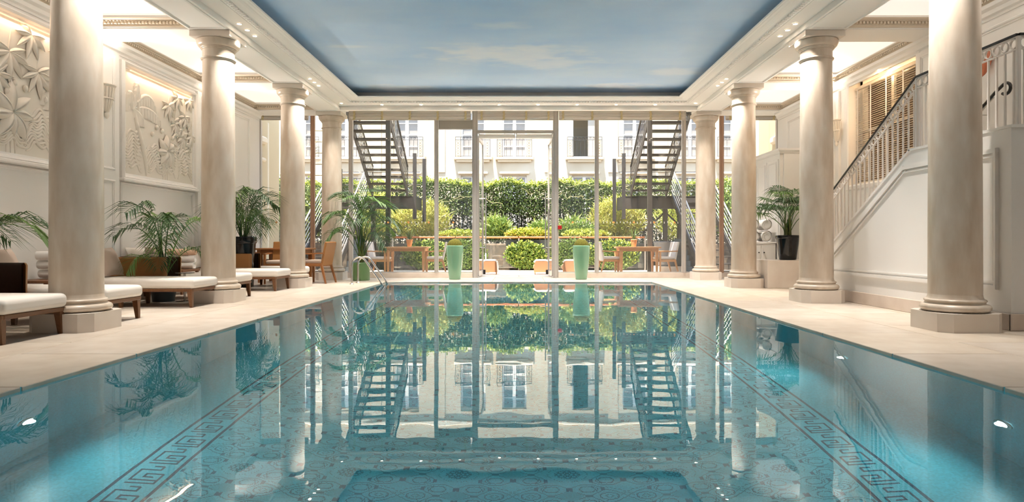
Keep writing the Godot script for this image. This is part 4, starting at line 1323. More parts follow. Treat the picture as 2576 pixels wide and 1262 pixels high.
func build_loungers() -> void:
	lounger(5.60, 6.40, true, "cream chaise with its foot before the marble column fourth from the glass wall")
	lounger(6.98, 7.68, false, "cream chaise just behind the marble column fourth from the glass wall")
	lounger(8.85, 9.58, true, "cream chaise with a taupe pillow, before the column third from the glass wall")
	lounger(10.12, 10.82, false, "cream chaise just behind the column third from the glass wall")
	lounger(11.88, 12.62, true, "cream chaise before the column second from the glass wall")
	lounger(13.2, 13.75, false, "cream chaise nearest to the dining table", false)
	# side chests with towels
	for a in [[8.27, "between the two chaises nearest the jungle relief"], [11.35, "under the banana palm relief"]]:
		var t := thing("towel_table", "low wooden side table %s" % a[1], "table", V(-5.9, 0, -a[0]))
		boxpart("table_top", V(0, 0.40, 0), V(0.52, 0.035, 0.6), M.walnut, t, 0.006)
		boxpart("shelf", V(0, 0.15, 0), V(0.46, 0.02, 0.54), M.walnut, t, 0.004)
		for x in [-0.22, 0.22]:
			for z in [-0.26, 0.26]: part("leg", taper_leg(0.045, 0.035, 0.385), M.walnut, t, Transform3D(Basis(), V(x, 0, z)))
		var nm: String = "near the jungle relief" if a[0] < 9 else "under the banana palm relief"
		for k in 3:
			var yy: float = 0.42 + 0.118 * k
			towel_roll(V(-5.86 + 0.01 * k, yy, -a[0] - 0.1 + 0.02 * k), M.towel if k < 2 else M.towel_warm if a[0] > 9 else M.towel, "%s rolled towel, %s of the stack on the side table %s" % ["peach" if k == 2 and a[0] > 9 else "white", ["lowest", "middle", "topmost"][k], nm], 0.12 * (k - 1), 0.46, 0.06)
	# low round glass tables in the gaps
	for a in [[9.86, "between the two chaises under the banana relief"]]:
		var t := thing("side_table", "small round glass-topped table " + a[1], "table", V(-5.0, 0, -a[0]))
		var m := MB.new()
		m.lathe([Vector2(0.0, 0.42), Vector2(0.13, 0.42), Vector2(0.135, 0.427), Vector2(0.13, 0.434), Vector2(0.0, 0.434)], 24, Vector3.ZERO, false)
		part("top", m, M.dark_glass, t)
		m = MB.new()
		m.tube([V(0, 0.01, 0), V(0, 0.42, 0)], 0.016, 10)
		part("stem", m, M.steel, t)
		m = MB.new()
		m.lathe([Vector2(0.12, 0), Vector2(0.12, 0.008), Vector2(0.03, 0.016), Vector2(0.0, 0.016)], 24)
		part("foot", m, M.steel, t)

# ---------------------------------------------------------------- plants in pots
func bez(a: Vector3, b: Vector3, c: Vector3, d: Vector3, t: float) -> Vector3: return a.bezier_interpolate(b, c, d, t)
func frond_mesh(sd: int, n := 18, arch := 1.0, bare := 0.4, wide := 0.5) -> ArrayMesh:   # a feather palm leaf one unit long
	var r := RandomNumberGenerator.new()
	r.seed = sd
	var m := MB.new()
	var A := Vector3.ZERO
	var B := V(0.12, 0.42, 0)
	var C := V(0.34, 1.02, 0)
	var D := V(0.80, 1.02 - 0.42 * arch, 0)
	var path := []
	var rad := []
	for i in 15:
		var t := i / 14.0
		path.append(bez(A, B, C, D, t)); rad.append(0.011 * (1.0 - 0.8 * t))
	m.tube(path, rad, 5)
	for i in n:
		var t := bare + (1.0 - bare) * (i + 0.5) / n
		var p := bez(A, B, C, D, t)
		var tg := (bez(A, B, C, D, minf(t + 0.02, 1.0)) - bez(A, B, C, D, t - 0.02)).normalized()
		var up := tg.cross(V(0, 0, 1)) * -1.0
		for s in [-1.0, 1.0]:
			var l := wide * sin(PI * clampf(0.12 + 0.80 * (t - bare) / (1.0 - bare), 0, 1)) * r.randf_range(0.85, 1.1)
			var dir := (V(0, 0, s) + tg * (0.55 + 0.6 * t) + up * r.randf_range(0.05, 0.3)).normalized()
			var w := 0.0135
			var q0 := p
			var q1 := p + dir * l * 0.5 + V(0, 0.01, 0)
			var q2 := p + dir * l + V(0, -0.30 * l - 0.05 * r.randf(), 0)
			var sd2 := dir.cross(Vector3.UP).normalized() * w
			m.face([q0 - sd2 * 0.4, q1 - sd2, q1 + V(0, -0.005, 0)], up); m.face([q0 + sd2 * 0.4, q1 + sd2, q1 + V(0, -0.005, 0)], up)
			m.face([q1 - sd2, q2, q1 + V(0, -0.005, 0)], up); m.face([q1 + sd2, q2, q1 + V(0, -0.005, 0)], up)
	return m.done()
func fan_mesh(sd: int) -> ArrayMesh:     # a fan palm leaf one unit long
	var r := RandomNumberGenerator.new()
	r.seed = sd
	var m := MB.new()
	var path := []
	for i in 8: path.append(bez(Vector3.ZERO, V(0.05, 0.3, 0), V(0.2, 0.5, 0), V(0.42, 0.62, 0), i / 7.0))
	m.tube(path, 0.008, 5)
	var p: Vector3 = path[-1]
	var tg := V(0.8, 0.35, 0).normalized()
	var up := V(-0.35, 0.8, 0).normalized()
	for i in 23:
		var a := (i - 11) / 11.0 * 1.9
		var dir := (tg * cos(a) + V(0, 0, 1) * sin(a) + up * 0.18).normalized()
		var l := r.randf_range(0.42, 0.54) * (1.0 - 0.12 * absf(a))
		var w := dir.cross(up).normalized() * 0.0135
		var q1 := p + dir * l * 0.55
		var q2 := p + dir * l + V(0, -0.2 * r.randf_range(0.6, 1.5), 0)
		m.face([p, q1 - w, q1 - up * 0.006], up); m.face([p, q1 + w, q1 - up * 0.006], up); m.face([q1 - w, q2, q1 - up * 0.006], up); m.face([q1 + w, q2, q1 - up * 0.006], up)
	return m.done()
var fronds := []
var fans := []
var longs := []
func pot(t: Node3D, prof: Array, m: Material, soil_r: float, soil_y: float, called := "pot") -> void:
	var mb := MB.new()
	mb.lathe(prof, 36)
	part(called, mb, m, t)
	mb = MB.new()
	mb.lathe([Vector2(0.0, soil_y + 0.012), Vector2(soil_r * 0.7, soil_y + 0.008), Vector2(soil_r, soil_y)], 24, Vector3.ZERO, false)
	part("soil", mb, M.soil, t)
func palm(t: Node3D, y: float, spec: Array, fan := false, tall := false) -> void:      # spec rows: heading (degrees, 0 = +x), lean, length, spin of foot
	if fronds.is_empty():
		for k in 4: fronds.append(frond_mesh(100 + k, 16 + k * 2, 0.7 + 0.25 * k))
		for k in 3: fans.append(fan_mesh(200 + k))
		for k in 2: longs.append(frond_mesh(300 + k, 15, 0.8 + 0.3 * k, 0.6, 0.36))
	for i in spec.size():
		var s: Array = spec[i]
		var b := Basis(Vector3.UP, deg_to_rad(s[0])) * Basis(V(0, 0, 1), deg_to_rad(s[1]))
		var lift: float = s[3] if s.size() > 3 else 0.0
		for tries in 12:      # shorten what would grow into a wall, a pane or a column
			var tip: Vector3 = t.position + b * (V(0.62, 0.62, 0) if fan else V(0.80, 0.62, 0)) * s[2]
			var mid: Vector3 = t.position + b * (V(0.3, 0.6, 0) if fan else V(0.34, 0.8, 0)) * s[2]
			var bad := false
			for q in [tip, mid]:
				bad = bad or absf(q.x) > WALL - 0.36 or q.z < -(GD - 0.45)
				for c in COLS: bad = bad or Vector2(absf(q.x) - CX, q.z + c).length() < 0.56
			if not bad: break
			b = Basis(Vector3.UP, deg_to_rad(s[0] + 17.0 * (tries + 1) * (1 if tries % 2 else -1))) * Basis(V(0, 0, 1), deg_to_rad(s[1] * pow(0.8, tries)))
			s[2] *= 0.95
		part("leaf" if fan else "frond", longs[i % 2] if tall and i < 5 else (fans if fan else fronds)[i % (3 if fan else 4)], M.palm[(i + (i / 3)) % 3] if i % 5 else M.palm[1], t, Transform3D(b.scaled_local(V(s[2], s[2], s[2])), V(cos(i * 2.4) * 0.05, y + lift, sin(i * 2.4) * 0.05)))
		if lift > 0.05:
			var m := MB.new()
			m.tube([V(cos(i * 2.4) * 0.06, y - 0.03, sin(i * 2.4) * 0.06), V(cos(i * 2.4) * 0.05, y + lift + 0.02, sin(i * 2.4) * 0.05)], 0.016, 6)
			part("cane", m, M.stem, t)
func build_plants() -> void:
	var dark := [Vector2(0.13, 0.0), Vector2(0.15, 0.01), Vector2(0.2, 0.36), Vector2(0.2, 0.36), Vector2(0.215, 0.37), Vector2(0.22, 0.41), Vector2(0.205, 0.42), Vector2(0.19, 0.41), Vector2(0.185, 0.36)]
	# feather palm at the edge of the picture, between the two nearest chaises
	var t := thing("potted_palm", "feather palm in a dark green pot between the chaises before the fourth column", "plant", V(-5.86, 0, -6.70))
	pot(t, [Vector2(0.15, 0), Vector2(0.19, 0.3), Vector2(0.2, 0.34), Vector2(0.18, 0.34)], M.planter, 0.18, 0.32)
	palm(t, 0.32, [[6, -2, 1.12], [-24, -4, 1.05], [30, 2, 1.05], [80, 10, 1.05], [-60, 8, 1.0]])
	# feather palm under the banana relief
	t = thing("potted_palm", "spreading feather palm in a dark green pot under the banana palm relief", "plant", V(-5.32, 0, -9.86))
	pot(t, [Vector2(0.15, 0), Vector2(0.19, 0.3), Vector2(0.2, 0.34), Vector2(0.18, 0.34)], M.planter, 0.18, 0.32)
	palm(t, 0.32, [[200, 6, 1.62], [-6, -2, 1.42], [30, 4, 1.25], [-50, 6, 1.2], [120, 8, 1.15], [240, 2, 1.0], [300, -4, 0.95], [20, -16, 0.9], [150, -8, 0.85], [-14, 10, 1.3], [340, -24, 0.8], [215, -20, 0.75]], false, true)
	# feather palm in the black pot
	t = thing("potted_palm", "bushy palm in a glossy black pot behind the column third from the glass wall", "plant", V(-5.42, 0, -12.92))
	var tall := dark.map(func(q): return Vector2(q.x * 1.18, q.y * 2.38))
	pot(t, tall, M.black_pot, 0.2, 0.94)
	var sp := []
	for k in 20: sp.append([k * 137.5, 14.0 - 2.2 * k, 1.2 - 0.02 * k])
	palm(t, 0.94, sp)
	# fan palm on the stone block, staircase side
	t = thing("potted_palm", "fan palm in a black pot on the stone block by the staircase", "plant", V(5.34, 0.54, -13.0))
	pot(t, dark.map(func(q): return Vector2(q.x * 1.08, q.y * 1.16)), M.black_pot, 0.2, 0.44)
	sp = []
	for k in 22: sp.append([k * 137.5 + 20, -2.0 - 2.6 * (k % 8), 0.98 - 0.02 * (k % 6), 0.02 + 0.08 * (k % 6)])
	palm(t, 0.44, sp, true)
	# feather palm in the green cylinder by the ladder
	t = thing("potted_palm", "tall feather palm in a green cylinder pot beside the pool ladder", "plant", V(-3.68, 0, -15.32))
	pot(t, [Vector2(0.185, 0), Vector2(0.2, 0.012), Vector2(0.205, 0.40), Vector2(0.205, 0.40), Vector2(0.2, 0.42), Vector2(0.185, 0.415), Vector2(0.18, 0.37)], M.green_pot, 0.18, 0.38)
	sp = []
	for k in 17: sp.append([k * 137.5 + 60, 26.0 - 2.6 * k, 1.22 - 0.012 * k, 0.5 - 0.026 * k])
	palm(t, 0.38, sp)
	# celadon vases with a ball of moss
	for a in [[-1.53, "left"], [1.50, "right"]]:
		var lab := "tall pale green vase with a moss ball, on the pool edge %s" % ("on the ladder side of the doorway" if a[0] < 0 else "beside the red call point")
		var v := thing("tall_vase", "tall pale green glazed vase topped with moss, %s" % ("on the ladder side of the doorway" if a[0] < 0 else "on the staircase side of the doorway"), "vase", V(a[0], 0, -15.72), 0.0, "tall green vases at the doorway")
		var m := MB.new()
		m.lathe([Vector2(0.125, 0.0), Vector2(0.135, 0.006), Vector2(0.15, 0.12), Vector2(0.178, 0.34), Vector2(0.2, 0.58), Vector2(0.207, 0.72), Vector2(0.203, 0.8), Vector2(0.203, 0.8), Vector2(0.195, 0.812), Vector2(0.185, 0.8), Vector2(0.185, 0.74)], 48)
		part("body", m, M.celadon, v)
		m = MB.new()
		var pr := []
		for i in 12: pr.append(Vector2(0.183 * cos(PI / 2 * i / 11.0), 0.79 + 0.185 * sin(PI / 2 * i / 11.0)))
		m.lathe(pr, 32, Vector3.ZERO, false)
		part("moss_ball", m, M.moss, v)

# ---------------------------------------------------------------- chairs and tables
func armchair(called: String, label: String, cat: String, group: String, wood: Material, cloth: Material, cush: Material) -> Node3D:
	# faces +x
	var t := thing(called, label, cat, Vector3.ZERO, 0.0, group)
	for s in [-1.0, 1.0]:
		part("front_leg", taper_leg(0.045, 0.032, 0.63), wood, t, Transform3D(Basis(), V(0.22, 0, s * 0.25)))
		part("rear_leg", taper_leg(0.05, 0.03, 0.44, Vector2(-0.12, 0.02 * s)), wood, t, Transform3D(Basis(), V(-0.2, 0, s * 0.22)))
		var m := MB.new()
		bar(m, V(0.26, 0.635, s * 0.25), V(-0.27, 0.655, s * 0.255), 0.05, 0.028)
		part("armrest", m, wood, t)
	var fr := MB.new()
	for s in [-1.0, 1.0]: fr.box(V(0, 0.40, s * 0.235), V(0.44, 0.06, 0.03), 0.004)
	fr.box(V(0.22, 0.40, 0), V(0.03, 0.06, 0.46), 0.004); fr.box(V(-0.21, 0.40, 0), V(0.03, 0.06, 0.44), 0.004); fr.box(V(0, 0.425, 0), V(0.43, 0.015, 0.45))
	part("seat_frame", fr, wood, t)
	part("seat_cushion", softbox(V(0.45, 0.07, 0.46), 0.03, 0.008), cush, t, Transform3D(Basis(), V(0.01, 0.467, 0)))
	var bk := MB.new()
	bk.box(V(0, 0.25, 0), V(0.05, 0.52, 0.47), 0.012)
	part("backrest", bk, cloth, t, Transform3D(Basis(V(0, 0, 1), 0.2), V(-0.215, 0.40, 0)))
	return t
func square_table(called: String, label: String, at: Vector3, turn: float, w: float, l: float, h: float, wood: Material, group := "") -> Node3D:
	var t := thing(called, label, "table", at, turn, group)
	boxpart("table_top", V(0, h - 0.02, 0), V(w, 0.04, l), wood, t, 0.008)
	var m := MB.new()
	for s in [-1.0, 1.0]: m.box(V(0, h - 0.08, s * (l / 2 - 0.09)), V(w - 0.2, 0.08, 0.025)); m.box(V(s * (w / 2 - 0.09), h - 0.08, 0), V(0.025, 0.08, l - 0.2))
	part("apron", m, wood, t)
	for x in [-1.0, 1.0]:
		for z in [-1.0, 1.0]: part("leg", taper_leg(0.08, 0.05, h - 0.04), wood, t, Transform3D(Basis(), V(x * (w / 2 - 0.1), 0, z * (l / 2 - 0.1))))
	return t
func build_dining() -> void:
	square_table("dining_table", "square oak dining table indoors by the glass wall", V(-5.25, 0, -14.78), 0.0, 1.1, 0.9, 0.76, M.oak)
	var ch := armchair("dining_armchair", "oak armchair seen side-on, its back towards the pool, at the indoor table", "chair", "oak armchairs at the indoor dining table", M.oak, M.tan_leather, M.pillow)
	ch.position = V(-4.40, 0, -14.35); ch.rotation.y = PI - 0.18
	dup(ch, V(-5.14, 0, -14.14), -PI / 2 + 0.05, "oak armchair with its tan back to the chaises, at the indoor table")
	dup(ch, V(-5.9, 0, -14.75), 0.0, "oak armchair between the indoor table and the wall")
	dup(ch, V(-5.25, 0, -15.42), PI / 2 - 0.1, "oak armchair between the indoor table and the glass")
	# outdoors
	var tl := square_table("teak_table", "square teak table on the terrace behind the pool ladder", V(-3.0, 0, -17.7), 0.0, 1.14, 0.8, 0.77, M.teak, "teak tables on the terrace")
	dup(tl, V(3.19, 0, -17.7), 0.0, "square teak table on the terrace at the staircase side")
	var tc := armchair("terrace_armchair", "teak armchair with a pale back, at the ladder-side terrace table, its ladder side", "chair", "teak armchairs on the terrace", M.teak, M.linen, M.linen)
	tc.position = V(-3.72, 0, -17.62); tc.rotation.y = -0.15
	dup(tc, V(-2.28, 0, -17.75), PI + 0.1, "teak armchair on the doorway side of the terrace table behind the ladder")
	dup(tc, V(2.46, 0, -17.75), 0.12, "teak armchair on the doorway side of the terrace table by the staircase side")
	dup(tc, V(3.9, 0, -17.62), PI + 0.2, "teak armchair at the terrace table, beside the steel stair on the staircase side")
	# aloes on the tables
	for a in [[V(-2.97, 0.77, -17.8), "on the terrace table behind the pool ladder"], [V(3.12, 0.77, -17.8), "on the terrace table on the staircase side"]]:
		var t := thing("potted_aloe", "small aloe in a terracotta pot " + a[1], "plant", a[0], 0.0, "aloes on the terrace tables")
		pot(t, [Vector2(0.055, 0), Vector2(0.06, 0.005), Vector2(0.085, 0.17), Vector2(0.085, 0.17), Vector2(0.092, 0.18), Vector2(0.09, 0.2), Vector2(0.075, 0.2), Vector2(0.072, 0.17)], M.terracotta, 0.075, 0.18)
		for k in 14:
			var m := MB.new()
			var tilt := 0.12 + 0.035 * k
			var l := 0.36 - 0.008 * k
			m.tube([V(0, 0, 0), V(0.02, l * 0.5, 0), V(0.05, l, 0)], [0.014, 0.012, 0.001], 5, 0.5)
			part("blade", m, M.leaf_mid, t, Transform3D(Basis(Vector3.UP, k * 2.4) * Basis(V(0, 0, 1), -tilt), V(0, 0.18, 0)))

# ---------------------------------------------------------------- towel corner
func build_towel_corner() -> void:
	tag(span("stone_block", 4.80, 5.95, 0.0, 0.54, 12.62, 13.5, M.marble_base, self, 0.006), "plain stone block carrying the black pot of the fan palm", "plinth")
	# tall panelled cabinet against the wall
	var t := thing("tall_cabinet", "tall white panelled cabinet with a corniced end beside the glass wall", "cabinet", V(5.82, 0, -14.85))
	boxpart("body", V(0, 1.4, 0), V(0.6, 2.8, 2.0), M.white_gloss, t, 0.006)
	for k in 3:
		boxpart("door", V(-0.31, 1.4, -0.64 + k * 0.64), V(0.02, 2.5, 0.61), M.white_gloss, t, 0.005)
		part("door_moulding", frame_mesh(0.46, 1.2, 0.04, 0.015), M.white_gloss, t, Transform3D(Basis(Vector3.UP, -PI / 2), V(-0.32, 2.0, -0.64 + k * 0.64)))
	boxpart("end_pilaster", V(0.02, 1.4, 1.02), V(0.5, 2.72, 0.05), M.white_gloss, t, 0.006)
	var m := MB.new()
	m.sweep([Vector2(0, 0), Vector2(-0.02, 0.0), Vector2(-0.025, 0.03), Vector2(-0.06, 0.06), Vector2(-0.065, 0.1), Vector2(0, 0.1)], V(0, 2.76, 0), 0.3, 1.03, V(1, 0, 0), V(0, 0, 1), Vector3.UP)
	m.box(V(0, 2.85, 0), V(0.62, 0.02, 2.08))
	part("cornice", m, M.white_gloss, t)
	# console with towels in front
	var c := thing("towel_console", "low white console with small dark knobs under the stacked towels", "cabinet", V(5.16, 0, -14.2))
	boxpart("body", V(0, 0.44, 0), V(0.62, 0.84, 0.5), M.white_gloss, c, 0.006)
	boxpart("top", V(0, 0.88, 0.0), V(0.66, 0.03, 0.54), M.white_gloss, c, 0.006)
	for k in 2:
		var dr := boxpart("door", V(-0.155 + 0.31 * k, 0.45, 0.255), V(0.3, 0.74, 0.018), M.white_gloss, c, 0.004)
		m = MB.new()
		m.lathe([Vector2(0.006, 0), Vector2(0.006, 0.012), Vector2(0.014, 0.016), Vector2(0.015, 0.024), Vector2(0, 0.028)], 12, Vector3.ZERO, false)
		part("knob", m, M.iron, dr, Transform3D(Basis(Vector3.RIGHT, PI / 2), V(0.1 if k == 0 else -0.1, 0.22, 0.009)))
	for row in 2:
		for k in 2: towel_roll(V(5.02 + 0.27 * k, 0.896 + 0.245 * row, -14.17), M.towel, "thick white rolled towel on the console, %s roll of the stack %s" % [["lower", "upper"][row], "beside the glass" if k == 0 else "behind the fan palm"], PI / 2, 0.4, 0.123)

# ---------------------------------------------------------------- pool ladder
func build_ladder() -> void:
	var t := thing("pool_ladder", "chrome pool ladder with two arched handrails at the corner", "ladder", V(-3.5, 0, -14.16))
	for d in [-0.26, 0.26]:
		var m := MB.new()
		var path := [V(-0.03, 0.0, d), V(-0.03, 0.38, d)]
		for i in 11:
			var a := PI - PI * 0.86 * i / 10.0
			path.append(V(0.13 + 0.16 * cos(a), 0.40 + 0.17 * sin(a), d))
		path += [V(0.62, -0.02, d), V(0.70, -0.25, d), V(0.70, -1.1, d)]
		m.tube(path, 0.02, 12)
		part("handrail", m, M.steel, t)
		m = MB.new()
		m.lathe([Vector2(0.045, 0.0), Vector2(0.045, 0.008), Vector2(0.024, 0.02), Vector2(0.022, 0.03)], 18, V(-0.03, 0, d))
		part("flange", m, M.steel, t)
	for k in 3: boxpart("rung", V(0.70, -0.35 - 0.27 * k, 0), V(0.08, 0.025, 0.5), M.steel, t, 0.006)

# ---------------------------------------------------------------- the house across the court
const HD := 33.0
func build_facade() -> void:
	var t := thing("town_house", "cream stone town house with french windows and iron balconies across the courtyard", "building", V(0, 0, -HD))
	var win := [[-10.9, 0], [-8.75, 1], [-5.7, 1], [-2.35, 1], [-0.27, 1], [3.25, 2], [5.8, 1], [8.6, 1], [10.75, 1]]
	# wall pieces round the openings so that the reveals are real
	var rows := [[5.15, 7.5], [1.0, 4.26], [8.9, 11.2]]
	var m := MB.new()
	var hw := 0.62
	var ys := [-0.5, 1.0, 4.26, 5.15, 7.5, 8.9, 11.2, 13.0]
	for i in range(0, ys.size() - 1, 2): m.box(V(0, (ys[i] + ys[i + 1]) / 2, -0.3), V(40, ys[i + 1] - ys[i], 0.6))
	for i in range(1, ys.size() - 1, 2):
		var x := -20.0
		for a in win + [[99.0, 0]]:
			var xe: float = minf(a[0] - hw, 20.0)
			m.box(V((x + xe) / 2, (ys[i] + ys[i + 1]) / 2, -0.3), V(xe - x, ys[i + 1] - ys[i], 0.6))
			x = a[0] + hw
	part("wall", m, M.facade, t)
	for y in [-0.5, 4.5, 8.3, 12.6]: boxpart("room_floor", V(0, y, -2.4), V(40, 0.2, 3.6), M.window_white, t)
	boxpart("room_wall", V(0, 6, -4.3), V(40, 13.2, 0.2), M.facade_trim, t)
	for k in 11: boxpart("partition", V(-20.0 + 4.0 * k, 6, -2.4), V(0.15, 13.2, 3.6), M.window_white, t)
	for k in [8.1, 12.4]: boxpart("string_course", V(0, k, 0.03), V(40, 0.16, 0.12), M.facade_trim, t, 0.03)
	for x in [-13.0, -7.2, -4.0, 1.5, 4.7, 7.2, 13.0]: boxpart("pilaster_strip", V(x, 6.2, 0.02), V(0.5, 3.6, 0.06), M.facade, t, 0.01)
	# corner stones
	for y in 12: boxpart("quoin", V(-10.0, 0.6 + y * 0.56, 0.04), V(0.9 if y % 2 else 0.62, 0.52, 0.16), M.facade_trim, t, 0.03)
	var fr := {}
	for a in win:
		for r in 3:
			var y0: float = rows[r][0]
			var y1: float = rows[r][1]
			var h := y1 - y0
			var w := part("window", bxm(V(0.001, 0.001, 0.001)), M.window_white, t, Transform3D(Basis(), V(a[0], y0 + h / 2, -0.22)))
			if not fr.has(r):
				m = MB.new()
				m.sweep([Vector2(0, -0.03), Vector2(0, 0.03), Vector2(0.09, 0.03), Vector2(0.09, -0.03)], Vector3.ZERO, hw, h / 2, V(1, 0, 0), V(0, 1, 0), V(0, 0, 1))
				m.box(V(0, 0, 0.02), V(0.17, h, 0.07))
				for k in 3:
					m.box(V(0, -h / 2 + h * (0.25 + 0.25 * k), 0.0), V(1.2, 0.05, 0.05))
				fr[r] = m.done()
			w.mesh = fr[r]
			if a[1] == 2 and r == 0:
				w.mesh = frame_mesh(1.24, h, 0.08, 0.05)
				boxpart("open_leaf", V(0.38, 0, 0.02), V(0.36, h - 0.1, 0.05), M.shutter, w)
			else:
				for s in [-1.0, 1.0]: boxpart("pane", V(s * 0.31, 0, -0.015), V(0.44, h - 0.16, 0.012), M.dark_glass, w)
				if r == 0:
					for s in [-1.0, 1.0]: boxpart("curtain", V(s * 0.31, -h * 0.28, -0.06), V(0.36, h * 0.36, 0.02), M.linen, w)
			if r == 0:
				var sl := MB.new()
				sl.box(V(0, y0 - 0.06, 0.12), V(1.9, 0.12, 0.32), 0.03); sl.box(V(0, y0 - 0.17, 0.08), V(1.7, 0.12, 0.2), 0.05)
				part("sill", sl, M.facade_trim, t, Transform3D(Basis(), V(a[0], 0, 0)))
				balcony(t, V(a[0], y0, 0.24))
			elif r == 1: boxpart("lintel", V(a[0], y1 + 0.12, 0.05), V(1.5, 0.12, 0.16), M.facade_trim, t, 0.03)
	# the house's roofline
	boxpart("roof_cornice", V(0, 13.1, 0.2), V(40, 0.3, 0.8), M.facade_trim, t, 0.05)
	boxpart("roof", V(0, 14.2, -2.4), V(40, 2.2, 4.4), mat(hexc(104, 108, 114), 0.6), t, 0.4)
var balc: ArrayMesh
func balcony(t: Node3D, at: Vector3) -> void:
	if balc == null:
		var m := MB.new()
		for y in [0.04, 0.86, 1.0]: m.box(V(0, y, 0), V(1.75, 0.022, 0.022))
		for x in [-0.86, -0.6, 0.6, 0.86]: m.box(V(x, 0.5, 0), V(0.022, 1.0, 0.022))
		for k in 6:      # scrolls
			var cx := -0.45 + k * 0.18
			var p := []
			for i in 15:
				var a := TAU * 1.3 * i / 14.0
				p.append(V(cx + cos(a) * (0.075 - 0.0035 * i), 0.93 + sin(a) * (0.06 - 0.003 * i), 0))
			m.tube(p, 0.009, 4)
		for s in [-1.0, 1.0]:
			for k in 3:
				var p := []
				for i in 13:
					var a := TAU * i / 12.0
					p.append(V(s * 0.73 + 0.09 * sin(2 * a) * 0.8, 0.18 + k * 0.26 + 0.12 * cos(a), 0))
				m.tube(p, 0.008, 4)
		for k in 5: m.box(V(-0.4 + k * 0.2, 0.45, 0), V(0.014, 0.82, 0.014))
		balc = m.done()
	part("balcony_railing", balc, M.iron, t, Transform3D(Basis(), at))

